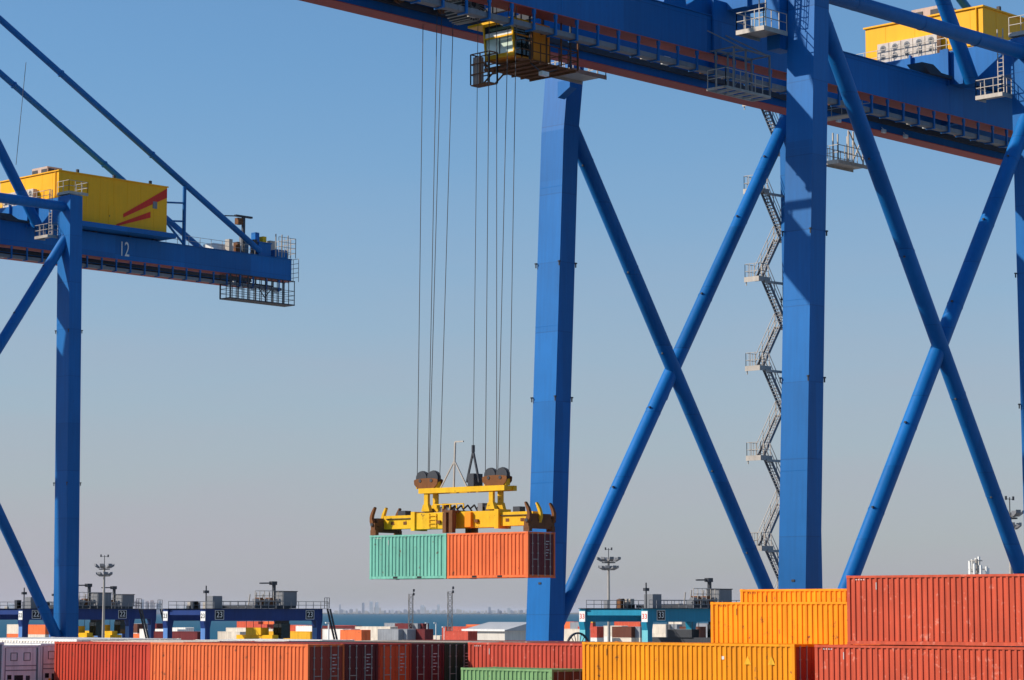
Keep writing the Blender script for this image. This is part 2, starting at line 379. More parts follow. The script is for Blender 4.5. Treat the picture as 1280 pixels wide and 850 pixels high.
    # twin girders: box webs, red bottom flange, rail, hangers and cable tray
    for sy in (-1, 1):
        x0, x1 = -62, 61.8
        yo, yi = (4.2, 2.85)
        g = MB(); g.box(x0, x1, *sorted((sy*yo, sy*yi)), zb + .03, zt)
        go = g.build('girder', BLUE, t)
        fl = MB(); fl.box(x0, x1, *sorted((sy*(yo+.05), sy*(yi-.05))), zb - .02, zb + .027); fl.build('bottom_flange', REDF, go)
        fl = MB(); fl.box(x0, x1, *sorted((sy*(yo+.10), sy*(yi-.10))), zt + .003, zt + .06); fl.build('top_flange', BLUE, go)
        rl = MB(); rl.box(x0, x1, *sorted((sy*(yi-.26), sy*(yi-.03))), zb + .55, zb + .75); rl.box(x0, x1, *sorted((sy*(yi-.2), sy*(yi-.12))), zb + .75, zb + .9); rl.build('trolley_rail', DSTEEL, go)
        for i in range(9):
            x = x0 + 6 + i * 13.7
            s_ = MB(); s_.box(x, x + .08, *sorted((sy*(yo), sy*(yo+.012))), zb + .04, zt - .01); s_.build('weld_seam', BLUE, go)
        for i in range(54):
            x = -39.95 + i * 1.886
            if sy > 0: break
            h = MB(); h.box(x - .07, x + .07, *sorted((sy*4.12, sy*4.24)), zb - 1.28, zb - .02); h.box(x - .1, x + .1, *sorted((sy*4.1, sy*4.26)), zb - .3, zb - .021)
            h.box(x - .05, x + .05, *sorted((sy*3.5, sy*4.1)), zb - 1.28, zb - 1.18)
            h.build('hanger', BLUE, go)
        if sy > 0: tr = None
        else: tr = MB(); tr.box(-41, 60.5, *sorted((sy*3.55, sy*4.08)), zb - 1.17, zb - 1.13); tr.box(-41, 60.5, *sorted((sy*4.02, sy*4.08)), zb - 1.129, zb - .86)
        if tr: tr.build('cable_tray', GREY, go)
        for i, x in enumerate((19.4, 22.2, 25, 27.8, 30.6)):
            if sy < 0: continue
            f_ = MB(); f_.box(x - .2, x + .2, 2.55, 2.75, zb - .15, zb + .1); f_.beam((x, 2.65, zb + .08), (x, 2.84, zb + .3), .06)
            f_.build('floodlight', LAMPW, go)
    rg = random.Random(5)
    for i in range(34):      # junction boxes, lamps and cable coils hung along the tray
        x = -39 + i * 2.9 + rg.uniform(-.6, .6); h_ = rg.uniform(.15, .5); w_ = rg.uniform(.15, .7)
        MB().box(x, x + w_, -3.5, -3.15, zb - 1.1, zb - 1.1 + h_).build('junction_box', (DSTEEL, GALV, LAMPW, RUST, DSTEEL)[i % 5], t)
    for k in range(3): MB().tube((-40, -3.3 + k * .16, zb - .75 + k * .09), (60, -3.3 + k * .16, zb - .75 + k * .09), .045, 6).build('cable_run', DARK, t)
    # bracket plates where the girder hangs in the waterside cross beam
    for sy in (-1, 1):
        bk = MB(); bk.prism([(-5.2, zt + .061), (-4.2, zt + 2.3), (-3.2, zt + 2.3), (-2.9, zt + .35), (-1.2, zt + 1.5), (.5, zt + .5), (2.6, zt + .3), (3.6, zt + .061)], 'y', *sorted((sy*3.3, sy*3.9)))
        bk.build('hinge_bracket', BLUE, t)
        bp_ = MB(); bp_.box(-.8, 3.0, *sorted((sy*4.25, sy*4.4)), zb + .1, zt + 1.1); bp_.build('splice_plate', BLUE, t)
        bk = MB(); bk.prism([(23.2, zt + .061), (26.0, zt + .061), (26.0, zt + .02 + .25), (24.6, zt + .3), (23.6, zt + .75), (22.2, zt + .7)], 'y', *sorted((sy*3.3, sy*4.6)))
        bk.build('seat_bracket', DSTEEL, t)
    for x in (-58, -46, 8, 17, 36, 48, 61.2):
        MB().box(x - .3, x + .3, -2.85, 2.85, zt - .9, zt - .1).build('girder_tie', BLUE, t)
    # A-frame: apex, back legs, backstays, forestays
    az = 88.5 + dz
    for sy in (-1, 1):
        MB().tube((25.7, sy*6.4, 56.3 + dz), (4.2, sy*6.4, az), .52, 22).build('a_frame_back_leg', BLUE, t)
        MB().beam((xw(63) + .8, sy*10.3, 62.5 + dz), (1.6, sy*4.3, az), 1.2, 1.2).build('a_frame_leg', BLUE, t)
        o = MB().tube((2.4, sy*4.15, az + .2), (57.2, sy*4.15, zt + .5), .33, 16).build('backstay', BLUE, t)
        for f_ in (.28, .5, .72): MB().ring(vec((2.4, sy*4.15, az + .2)).lerp(vec((57.2, sy*4.15, zt + .5)), f_), (54.8, 0, zt - az + .3), .3, .41, .22, 16).build('coupling', BLUE, o)
        for xb in (-28, -52):
            MB().tube((1.0, sy*4.15, az + .2), (xb, sy*4.15, zt + .5), .2, 10).build('forestay', BLUE, t)
        xq = 46.4; zq = zt + .5 + (57.2 - xq) / 54.8 * (az - zt - .3)
        po = MB(); po.tube((xq, sy*4.15, zt), (xq, sy*4.15, zq - .1), .2, 14); po.build('stay_post', BLUE, t)
        MB().tube((xq - .1, sy*4.15, zt + 2.6), (42.9, sy*4.15, zt + 2.3), .1, 10).build('post_strut', BLUE, t)
        MB().tube((xq - .1, sy*4.15, zt + .2), (42.6, sy*4.15, zt + 3.4), .13, 10).build('post_strut', BLUE, t)
        MB().tube((xq - .1, sy*4.15, zt + 4.6), (42.9, sy*4.15, zt + 4.3), .1, 10).build('post_strut', BLUE, t)
    MB().box(.9, 4.6, -6.9, 6.9, az - .6, az + .7).build('apex_beam', BLUE, t)
    # machinery house
    hx0, hx1, hy0, hy1, hz0, hz1 = 29, 43.1, -5.3, 5.0, 57.5 + dz, 62.45 + dz
    MB().box(hx0 - .7, hx1 + .6, hy0 - .9, hy1 + .9, hz0 - .55, hz0 - .05).build('house_platform', BLUE, t)
    for x in (30, 34.5, 39, 42.3):
        for sy in (-1, 1): MB().box(x, x + .35, *sorted((sy*2.9, sy*4.15)), zt + .06, hz0 - .551).build('house_support', DSTEEL, t)
    ho = MB().box(hx0, hx1, hy0, hy1, hz0 - .05, hz1).build('machinery_house', YEL, t)
    MB().box(hx0 - .12, hx1 + .12, hy0 - .12, hy1 + .12, hz1, hz1 + .12).build('house_roof', YEL, ho)
    for i in range(1, 8):
        x = hx0 + i * (hx1 - hx0) / 8
        MB().box(x - .02, x + .02, hy0 - .015, hy0, hz0, hz1 - .02).build('wall_seam', YEL, ho)
    for x in (31.5, 36.2, 41): MB().box(x - .12, x + .12, hy0 + .1, hy0 + .35, hz1 + .12, hz1 + .5).build('roof_vent', DSTEEL, ho)
    MB().box(hx0 + 12.2, hx0 + 12.75, hy0 - .05, hy0, hz0 + 2.5, hz0 + 3.25).build('house_window', GREY, ho)
    for x, w_ in ((30.2, .9), (35.4, .9)):
        d_ = MB().box(x, x + w_, hy0 - .03, hy0 - .016, hz0 + .05, hz0 + 2.1).build('house_door', YEL, ho)
        MB().box(x + .08, x + .14, hy0 - .06, hy0 - .031, hz0 + .95, hz0 + 1.1).build('handle', DSTEEL, d_)
    for y_ in (-4.2, -2.4, .6, 3.2): MB().box(hx0 - .012, hx0, y_ - .02, y_ + .02, hz0, hz1 - .02).build('wall_seam', YEL, ho)
    for z_ in (1.7, 3.6): MB().box(hx0, hx1, hy0 - .012, hy0, hz0 + z_, hz0 + z_ + .03).build('wall_seam', YEL, ho)
    MB().tube((hx0 - .08, hy0 + .5, hz0), (hx0 - .08, hy0 + .5, hz1), .05, 8).build('downpipe', YEL, ho)
    if opts.get('stripes'):
        def P_(a, b_, c, d):
            s_ = MB(); s_.prism([a, b_, c, d], 'y', hy0 - .035, hy0 - .02); s_.build('red_stripe', STRIPE, ho)
        z_ = hz0
        P_((37.3, z_ + 1.05), (43.08, z_ + 3.85), (43.08, z_ + 4.85), (37.3, z_ + 1.45))
        P_((36.4, z_ + .02), (40.9, z_ + 1.45), (40.9, z_ + 2.1), (36.4, z_ + .25))
    # air conditioners on the house platform, waterside wall
    for i in range(5):
        y_ = 3.0 - i * 1.06
        ac = MB().box(hx0 - .62, hx0 - .1, y_ - .5, y_ + .5, hz0 + 2.0, hz0 + 3.45).build('air_conditioner', BEIGE, ho)
        for k in (2.4, 3.05):
            MB().ring((hx0 - .63, y_, hz0 + k), (1,0,0), .02, .25 if k > 2.7 or i % 2 else .2, .03, 16).build('fan_grille', GREY, ac)
            MB().ring((hx0 - .65, y_, hz0 + k), (1,0,0), .06, .11, .02, 12).build('fan_guard', DSTEEL, ac)
    MB().box(hx0 - .7, hx0 - .005, hy0 + 4.4, hy1 - .2, hz0 + 1.85, hz0 + 1.99).build('cooler_shelf', BLUE, ho)
    ra = MB().box(31.0, 32.9, -.5, 2.2, hz1 + .13, hz1 + 1.35).build('roof_cooler', paint('cooler_pinkish', (.50, .38, .32), .6), ho)
    for y_ in (-.8, .8):
        MB().box(30.95, 31.0, y_ + .4, y_ + 1.3, hz1 + .4, hz1 + 1.1).build('cooler_louvre', DSTEEL, ra)
        MB().box(31.95 + y_*.55 - .35, 31.95 + y_*.55 + .35, -.55, -.5, hz1 + .4, hz1 + 1.15).build('cooler_louvre', DSTEEL, ra)
    rr = MB(); rr.rail([(hx0 - .8, hy1 + .8, hz0 + 1.9), (hx0 - .8, hy0 + .2, hz0 + 1.9), (hx1 + .5, hy0 - .8, hz0)][:2], 1.05); rr.build('house_railing', GALV, t)
    rr = MB(); rr.rail([(3.5, -4.0, zt + .06), (22, -4.0, zt + .06)][:0] or [(44, -4.1, zt + .06), (56.5, -4.1, zt + .06)], 1.0, 1.6, .04); rr.build('girder_railing', GALV, t)
    rr = MB(); rr.rail([(-60, 4.1, zt + .06), (25, 4.1, zt + .06)], 1.05, 1.8, .04); rr.build('girder_railing', GALV, t)
    # catwalk between girders landside, seen from below
    cw = MB().box(19.0, 20.0, -2.6, 2.7, zb - .5, zb - .42).build('cross_catwalk', GALV, t)
    rr = MB(); rr.rail([(19.0, -2.6, zb - .42), (19.0, 2.7, zb - .42)], 1.0, .9); rr.build('railing', GALV, cw)
    # platform at the landside near leg head
    def platform(x0, x1, y0_, y1_, z, nm='service_platform', sides='wnel', mat=GALV):
        p = MB(); p.box(x0, x1, y0_, y1_, z - .08, z)
        p.box(x0, x1, y0_, y0_ + .05, z - .28, z - .08); p.box(x0, x1, y1_ - .05, y1_, z - .28, z - .08)
        p.box(x0, x0 + .05, y0_ + .05, y1_ - .05, z - .28, z - .08)
        o = p.build(nm, mat, t)
        r_ = MB()
        if 'w' in sides: r_.rail([(x0 + .04, y0_ + .04, z), (x0 + .04, y1_ - .04, z)], 1.1, .8)
        if 'n' in sides: r_.rail([(x0 + .04, y0_ + .04, z), (x1 - .04, y0_ + .04, z)], 1.1, .8)
        if 'e' in sides: r_.rail([(x1 - .04, y0_ + .04, z), (x1 - .04, y1_ - .04, z)], 1.1, .8)
        if 'l' in sides: r_.rail([(x0 + .04, y1_ - .04, z), (x1 - .04, y1_ - .04, z)], 1.1, .8)
        r_.build('railing', mat, o)
        return o
    platform(24.7, 26.0, -9.5, -7.3, 54.95 + dz, sides='wnl')
    platform(25.8, 28.2, -11.4, -9.4, 59.3 + dz, sides='wne')
    lc = MB()
    for k in range(14): lc.beam((25.4, -9.2, 55.1 + dz + k * .3), (25.4, -8.75, 55.1 + dz + k * .3), .04)
    for y_ in (-9.2, -8.75): lc.beam((25.4, y_, 55 + dz), (25.4, y_, 59.6 + dz), .06)
    lc.build('ladder', GALV, t)
    # platform and caged ladder at the waterside near leg head
    o = platform(-2.6, -.2, -9.8, -7.6, 54.9 + dz, sides='wnl')
    MB().box(-.35, 1.0, -9.3, -8.3, 53.9 + dz, 57.2 + dz).build('leg_head_bracket', BLUE, t)
    lc = MB(); lx, ly = -1.3, -8.7
    for k in range(20): lc.beam((lx, ly - .25, 55.2 + dz + k * .3), (lx, ly + .25, 55.2 + dz + k * .3), .035)
    for y_ in (-.25, .25): lc.beam((lx, ly + y_, 55 + dz), (lx, ly + y_, 61.2 + dz), .06)
    for k in range(6): lc.ring((lx - .38, ly, 57.2 + dz + k * .75), (0,0,1), .38, .42, .05, 12)
    for a in range(0, 360, 60): lc.beam((lx - .38 + .4*math.cos(R(a)), ly + .4*math.sin(R(a)), 57.0 + dz), (lx - .38 + .4*math.cos(R(a)), ly + .4*math.sin(R(a)), 61 + dz), .035)
    lc.build('caged_ladder', GALV, t)
    # hanging inspection cage outside the near girder, by the waterside leg
    cg = MB(); cx0, cx1, cy0, cy1, cz0 = -2.0, 2.6, -6.3, -4.75, 51.75 + dz
    cg.box(cx0, cx1, cy0, cy0 + .1, cz0 - .15, cz0); cg.box(cx0, cx1, cy1 - .1, cy1, cz0 - .15, cz0)
    for k in range(6): x = cx0 + k * (cx1 - cx0) / 5; cg.box(x - .1, x + .1, cy0 + .1, cy1 - .1, cz0 - .14, cz0 - .02)
    cgo = cg.build('inspection_cage', GALV, t)
    fr = MB()
    for x in (cx0 + .9, cx0 + 2.1, cx1 - .05):
        for y_ in (cy0 + .05, cy1 - .05): fr.beam((x, y_, cz0), (x, y_, cz0 + 2.6), .1)
    for y_ in (cy0 + .05, cy1 - .05): fr.beam((cx0 + .9, y_, cz0 + 2.6), (cx1, y_, cz0 + 2.6), .1)
    for x in (cx0 + .9, cx0 + 2.1, cx1 - .05): fr.beam((x, cy0, cz0 + 2.6), (x, cy1 + .4, cz0 + 2.6), .08)
    fr.beam((cx0 + 2.1, cy0 + .05, cz0 + 2.6), (cx0 + .6, cy1 + .4, zb + 1.4), .07); fr.beam((cx1 - .3, cy0 + .05, cz0 + 2.6), (cx0 + 2.4, cy1 + .4, zb + 1.4), .07)
    fr.beam((cx0 + .9, cy0 + .05, cz0 + .1), (cx0 + 2.1, cy0 + .05, cz0 + 1.1), .04)
    fr.build('cage_frame', GREY, cgo)
    r_ = MB(); r_.rail([(cx0 + .05, cy0 + .05, cz0), (cx1 - .05, cy0 + .05, cz0)], 1.15, .75); r_.rail([(cx0 + .05, cy0 + .05, cz0), (cx0 + .05, cy1 - .05, cz0)], 1.15, .75); r_.build('railing', GALV, cgo)
    # platforms at the far leg head and below the far girder
    platform(-4.6, -1.1, 4.4, 6.6, 54.1 + dz, sides='wnle')
    MB().prism([(9.0, 53.3 + dz), (9.0, 54.4 + dz), (7.9, 54.4 + dz), (7.9, 53.9 + dz)], 'x', -.85, -.15).build('corbel', BLUE, t)
    po = platform(24.4, 28.4, 4.3, 5.9, 51.9 + dz, sides='wnl')
    for x in (25.8, 26.4, 27.6, 28.3):
        for y_ in (4.4, 5.8): MB().beam((x, y_, 51.9 + dz), (x, y_, zb - .02), .09).build('platform_hanger', GALV, po)
    MB().beam((25.9, 4.4, zb - .1), (27.6, 4.4, 52.1 + dz), .07).build('hanger_brace', GALV, po)
    MB().beam((27.6, 4.4, zb - .2), (26.4, 4.4, 52.1 + dz), .06).build('hanger_brace', GALV, po)
    # stair tower on the far landside leg
    yA, yB = 11.45, 12.1
    z = 58.2 + dz; rise = 3.335; left, right = 24.15, 27.6
    def flight(pa, pb, yc):
        s_ = MB()
        for y_ in (yc - .28, yc + .28): s_.beam((pa[0], y_, pa[1]), (pb[0], y_, pb[1]), .06, .22)
        for k in range(15):
            f_ = (k + .5) / 15; x = pa[0] + (pb[0] - pa[0]) * f_; zz = pa[1] + (pb[1] - pa[1]) * f_
            s_.box(x - .13, x + .13, yc - .25, yc + .25, zz - .02, zz + .02)
        so_ = s_.build('stair_flight', GREY, t)
        h = MB()
        for y_ in (yc - .3, yc + .3):
            for k in (.55, 1.05): h.beam((pa[0], y_, pa[1] + k), (pb[0], y_, pb[1] + k), .04)
            for k in range(4):
                f_ = k / 3; x = pa[0] + (pb[0] - pa[0]) * f_; zz = pa[1] + (pb[1] - pa[1]) * f_; h.beam((x, y_, zz), (x, y_, zz + 1.05), .04)
        h.build('handrail', GALV, so_)
    z0 = 57.07 + dz
    for k in range(7):
        zl = z0 - k * 2 * rise          # left landing
        if zl < 12: break
        p = MB(); p.box(left - .6, left + .75, yA - .36, yB + .34, zl - .06, zl); p.box(left - .63, left - .6, yA - .38, yB + .36, zl - .26, zl + .12); p.box(left - .6, left + .75, yA - .39, yA - .36, zl - .26, zl + .12)
        p.beam((left, yA - .4, zl - .25), (26.6, yA - .6, zl - .25), .14, .18)
        po = p.build('stair_landing', GALV, t)
        r_ = MB(); r_.rail([(left + .6, yA - .33, zl), (left - .57, yA - .33, zl), (left - .57, yB + .31, zl), (left + .6, yB + .31, zl)], 1.1, .42, .035); r_.build('railing', GALV, po)
        flight((left + .6, zl), (right - .5, zl - rise), yA)
        zr = zl - rise
        p = MB(); p.box(right - .5, right + .8, yA - .36, yB + .34, zr - .14, zr); p.beam((right, yA - .5, zr - .25), (right, yA - 1.1, zr - .25), .14, .18); po = p.build('stair_landing', GALV, t)
        r_ = MB(); r_.rail([(right - .4, yB + .31, zr), (right + .76, yB + .31, zr), (right + .76, yA - .3, zr)], 1.1, .42, .035); r_.build('railing', GALV, po)
        flight((right - .5, zr), (left + .6, zr - rise), yB)
        for y_ in (yA - .6,):
            MB().beam((left - .5, yB + .25, zl - .16), (left - .5, yB + .25, zl - .5), .06).build('landing_foot', GALV, po)
    # cable reel on the portal beam
    cr_ = MB().ring((4.35, 12.0, 16.4), (0,1,0), 1.12, 1.24, .12, 40).build('cable_reel', DSTEEL, t)
    sp = MB()
    for k in range(20):
        a = 2*math.pi*k/20; sp.beam((4.35 + .2*math.cos(a), 12.0, 16.4 + .2*math.sin(a)), (4.35 + 1.14*math.cos(a), 12.0, 16.4 + 1.14*math.sin(a)), .04)
    sp.tube((4.35, 11.2, 16.4), (4.35, 12.2, 16.4), .22, 16); sp.build('reel_spokes', DSTEEL, cr_)
    # backreach end: hanging work cage, cabinets, davit
    cg = MB(); a0, a1, b0, b1, c0 = 52.0, 61.4, -5.3, -3.5, 53.05 + dz - 1.55 + 1.55 - 1.6
    c0 = zb - 2.75
    cg.box(a0, a1, b0, b1, c0 - .12, c0)
    wo = cg.build('backreach_work_cage', DSTEEL, t)
    fr = MB()
    for k in range(12):
        x = a0 + .06 + k * (a1 - a0 - .12) / 11
        for y_ in (b0 + .05, b1 - .05): fr.beam((x, y_, c0), (x, y_, c0 + 2.6), .13 if k % 3 == 0 else .07)
    for y_ in (b0 + .05, b1 - .05):
        for zz in (.5, 1.0, 1.5, 2.6): fr.beam((a0, y_, c0 + zz), (a1, y_, c0 + zz), .09 if zz > 2 else .045)
    for zz in (.5, 1.0, 1.5, 2.6):
        for x in (a0 + .05, a1 - .05): fr.beam((x, b0, c0 + zz), (x, b1, c0 + zz), .045)
    fr.beam((56, b0 + .05, c0 + 1.5), (57, b0 + .05, c0 + .4), .08); fr.beam((58, b0 + .05, c0 + 1.5), (57, b0 + .05, c0 + .4), .08)
    fr.build('cage_frame', DSTEEL, wo)
    for k in range(5):
        x = 52.8 + k * 1.7; MB().box(x, x + .4, -4.0, -3.8, c0 + 1.3, c0 + 1.8).build('cage_lamp', LAMPW, wo)
    cab = MB().box(57.2, 59.0, -3.9, -2.4, zt + .06, zt + 1.5).build('electric_cabinet', BLUE, t)
    MB().box(57.1, 59.1, -4.0, -2.3, zt + 1.5, zt + 1.6).build('cabinet_lid', BLUE, cab)
    MB().box(59.6, 61.2, -4.3, -2.9, zt + .06, zt + .95).build('winch_box', BLUE, t)
    MB().box(52.0, 55.5, -2.4, -.6, zt - .2, zt + 1.05).build('white_cabinet', WHITE, t)
    for y_ in (-2.2, 0): MB().box(55.8, 56.5, y_, y_ + .9, zt - .2, zt + 1.2).build('white_cabinet', WHITE, t)
    for k, (xa, ya, ln, hh, mt_) in enumerate(((56.9, -1.6, .8, 1.7, GREY), (58.4, -1.9, .6, 2.3, BLUE), (59.3, -2.2, .5, 1.9, YELS), (60.2, -2.4, .7, 1.5, GALV), (59.8, -.6, 1.2, 2.0, BLUE), (57.6, .4, 1.0, 1.3, WHITE), (53.2, -3.6, .5, .8, GALV), (54.3, -3.7, .4, .6, RUST), (56.6, -3.9, .4, 1.1, DSTEEL))):
        MB().box(xa, xa + ln, ya, ya + .7, zt - .1, zt + hh + .7).build('tip_cabinet', mt_, t)
    for xa in (59.1, 60.0, 60.9):
        MB().tube((xa, -4.6, zt + .06), (xa, -4.6, zt + 2.6), .07, 8).build('tip_post', GALV, t)
    dv = MB(); dv.beam((55.8, -2.9, zt + .05), (55.8, -2.9, zt + 4.3), .3); dv.beam((54.6, -2.9, zt + 4.35), (57.0, -2.9, zt + 4.35), .35, .2); dv.beam((52.6, -2.9, zt + 4.1), (54.7, -2.9, zt + 4.3), .12); dv.build('davit', DSTEEL, t)
    MB().box(54.8, 55.5, -3.2, -2.6, zt + 3.4, zt + 4.1).build('davit_hoist', RUST, t)
    r_ = MB(); r_.rail([(59.2, -5.0, zt + .06), (61.7, -5.0, zt + .06), (61.7, 4.0, zt + .06)], 2.2, .8, .05, 3); r_.rail([(61.9, -5.3, c0 + 2.6), (61.9, -2.6, c0 + 2.6)], 2.6, .8, .05, 4); r_.build('end_railing', GALV, t)
    return t

Y2, DZ2 = 111.0, 1.6
big = crane('ship_to_shore_crane', 'large blue container crane with yellow house, lifting green and orange boxes', 0, 0, {
    'braces': [((.2, -10.42, 59.9), (26.8, -10.5, 17.6), 'a'), ((.4, -10.2, 14.2), (26.9, -10.35, 53.9), 'b'),
               ((.9, 10.35, 53.5), (26.9, 10.4, 15.1), 'c'), ((-1.0, 10.55, 15.85), (26.9, 10.6, 56.6), 'd')],
    'cross': [(15.0, 36.3), (12.75, 35.9)], 'lugs': (33.2, 42.3)})
blue2 = crane('ship_to_shore_crane', 'blue container crane numbered 12 with red stripes on its yellow house', Y2, DZ2, {
    'braces': [((.2, -10.42, 60.0), (26.8, -10.5, 15.3), 'a'), ((-1.0, -10.25, 15.5), (26.9, -10.35, 57.1), 'b'),
               ((.9, 10.35, 56.1), (26.9, 10.4, 15.3), 'c'), ((-1.0, 10.55, 15.9), (26.9, 10.6, 58.9), 'd')],
    'cross': [(13.5, 37.9), (13.2, 37.6)], 'lugs': (31.7, 46.9), 'stripes': True})
wa, wb = P(32.5, 78, y=Y2 - 4.15), P(20, 206, y=Y2 - 4.15)
MB().tube(wa - Vector((0, Y2, 0)), wb - Vector((0, Y2, 0)), .03, 6).build('guy_wire', ROPE, blue2)
lettering('12', 2.2, WHITE, blue2, (38.35, -4.26, 56.95), '-y', .62)

# ------------------------------------------------------------------ trolley with cab, ropes, spreader
HY = R(3.5)                                    # the load hangs slightly turned
hang = P(660, 722, d=140.5)                    # near lower corner of the orange box
zc = hang.z
tr = thing('crane_trolley', 'dark trolley with orange driver cab running under the blue girders', 'trolley', (-18, 0, 54.25))
fr = MB()
for y_ in (-2.55, 2.4): fr.box(-7.5, 5.5, y_, y_ + .15, .95, 1.35)
for x in (-7.5, -4.2, -.3, 2.6, 5.2): fr.box(x, x + .3, -2.4, 2.4, .96, 1.34)
fr.build('trolley_frame', DSTEEL, tr)
for x in (-6.3, 4.3):
    for y_ in (-2.69, 2.61): MB().tube((x, y_ - .08, 1.2), (x, y_ + .16, 1.2), .30, 18).build('trolley_wheel', DSTEEL, tr)
gr = MB()
for k in range(13): gr.box(-7.4 + k * .5, -7.2 + k * .5, -2.3, 2.3, 1.35, 1.4)
gr.build('grating', GREY, tr)
r_ = MB(); r_.rail([(-7.4, -2.4, 1.4), (-7.4, 2.4, 1.4)], 1.1, .8); r_.rail([(-7.4, -2.3, 1.4), (-2, -2.3, 1.4)], 1.1, 1); r_.build('railing', GALV, tr)
for x, y_ in ((-4.2, 2.2), (-.6, 2.2), (-4.2, -2.2), (-.6, -2.2)):
    MB().ring((x, y_, 1.0), (0,1,0), .1, .45, .18, 22).build('rope_sheave', RUST, tr)
dr = MB().tube((-1.9, -1.7, .25), (-1.9, -.3, .25), .95, 28).build('cable_basket', DSTEEL, tr)
rb = MB()
for k in range(30):
    a = 2*math.pi*k/30; c, s_ = math.cos(a), math.sin(a)
    rb.beam((-1.9 + 1.0*c, -1.75, .25 + 1.0*s_), (-1.9 + 1.0*c, -.25, .25 + 1.0*s_), .05)
    rb.beam((-1.9 + .2*c, -1.76, .25 + .2*s_), (-1.9 + 1.0*c, -1.76, .25 + 1.0*s_), .03)
rb.build('basket_ribs', GALV, dr)
# operator cab (local origin at x=-18,z=54.25)
cb = MB()
cx0, cx1, cy0, cy1, c0, c1 = 1.05, 4.25, -2.15, .3, -2.35, -.25
E_ = .11
for y_ in (cy0, cy1 - E_): cb.hexa([(cx0+.12, y_, c0), (cx0+.12+E_, y_, c0), (cx0+.12+E_, y_+E_, c0), (cx0+.12, y_+E_, c0)], [(cx0-.1, y_, c1), (cx0-.1+E_, y_, c1), (cx0-.1+E_, y_+E_, c1), (cx0-.1, y_+E_, c1)])
cb.box(cx0 - .1, cx0, cy0 + E_, cy1 - E_, c1 - .1, c1); cb.box(cx0 + .1, cx0 + .2, cy0 + E_, cy1 - E_, c0, c0 + .25); cb.box(cx0 + .0, cx0 + .1, cy0 + E_, cy1 - E_, c0 + 1.22, c0 + 1.32)
cabo = cb.build('operator_cab', YCAB, tr)
MB().box(cx0 + .125, cx0 + .16, cy0 + E_, (cy0 + cy1)/2 - .03, c0 + .25, c0 + 1.22).build('front_pane', glass, cabo)
MB().box(cx0 + .125, cx0 + .16, (cy0 + cy1)/2 + .03, cy1 - E_, c0 + .25, c0 + 1.22).build('front_pane', glass, cabo)
MB().box(cx0 + .1, cx0 + .2, (cy0 + cy1)/2 - .028, (cy0 + cy1)/2 + .028, c0 + .25, c0 + 1.22).build('mullion', BLACKP, cabo)
MB().box(cx0 + .02, cx0 + .05, cy0 + E_, cy1 - E_, c0 + 1.6, c1 - .1).build('upper_pane', glassd, cabo)
MB().box(cx0 + .02, cx0 + .06, cy0 + E_, cy1 - E_, c0 + 1.32, c0 + 1.58).build('sun_blind', WHITE, cabo)
MB().box(cx0 + .25, cx0 + 1.75, cy0 + .03, cy0 + .07, c0 + .15, c0 + 1.25).build('side_pane', glassd, cabo)
MB().box(cx0 + .1, cx0 + 1.75, cy0 + .03, cy0 + .07, c0 + 1.34, c1 - .05).build('side_pane', glassd, cabo)
MB().box(cx0 + .2, cx0 + 1.8, cy0, cy0 + .09, c0 + 1.252, c0 + 1.338).build('side_rail', ORCAB, cabo)
MB().box(cx0 + 1.76, cx1, cy0, cy1, c0, c1 + .15).build('cab_rear', ORCAB, cabo)
MB().box(cx0 + .25, cx0 + 1.755, cy1 - .08, cy1 - .02, c0, c1).build('far_wall', ORCAB, cabo)
MB().box(cx0 + .2, cx0 + 1.758, cy0 + .02, cy1 - .1, c0 - .08, c0 + .03).build('cab_floor', ORCAB, cabo)
MB().box(cx0 - .25, cx0 + 1.758, cy0 - .1, cy1 + 1.1, c1 + .003, c1 + .14).build('cab_roof', YCAB, cabo)
MB().box(cx0 + .7, cx0 + 1.25, -1.2, -.6, c0 + .03, c0 + 1.1).build('driver_seat', BLACKP, cabo)
for x in (cx0 + .4, cx1 - .3):
    for y_ in (cy0 + .3, cy1 - .3): MB().beam((x, y_, c1 + .14), (x, y_, .955), .14).build('cab_hanger', DSTEEL, tr)
pf = MB(); pz = c0 - .3
pf.box(1.7, 6.0, -2.9, .9, pz - .05, pz)
for k in range(6): pf.box(1.7 + k * .8, 1.8 + k * .8, -2.9, .9, pz - .16, pz - .051)
pf.box(1.0, 1.695, -2.9, -2.3, pz - .05, pz)
pfo = pf.build('cab_platform', RUST, tr)
for x in (1.8, 3.1, 4.4, 5.9): MB().beam((x, -2.95, pz), (x, -2.95, 1.0 if x in (4.4,) else pz + 1.9), .08).build('platform_post', RUST, pfo)
for x in (1.8, 5.4):
    for y_ in (-2.8, .85): MB().beam((x, y_, pz), (x, y_, .955), .1).build('platform_hanger', DSTEEL, pfo)
for xa, xb in ((2.2, 3.0), (4.6, 3.6)): MB().beam((xa, -2.5, pz - .1), (xb, -2.5, pz - .45), .06).build('light_bracket', DSTEEL, pfo)
r_ = MB(); r_.rail([(1.05, -2.3, pz), (1.05, -2.85, pz), (5.95, -2.85, pz), (5.95, .85, pz)], 1.1, .8, .05); r_.build('railing', RUST, pfo)
bz = -3.95
bk = MB(); bk.box(.2, .9, -1.0, .55, bz - .06, bz)
bk.rail([(.2, -1.0, bz), (.2, .55, bz), (.9, .55, bz), (.9, -1.0, bz)], 1.85, .75, .06, 2, True)
bk.beam((.9, -.8, bz), (2.1, -.9, pz - .1), .08); bk.beam((.9, .4, bz), (2.1, .3, pz - .1), .08); bk.beam((.55, .5, bz + 1.8), (1.75, .5, pz - .02), .07); bk.beam((.9, -.9, bz + 1.2), (1.75, -.9, pz - .02), .07)
bk.build('maintenance_basket', RUST, pfo)
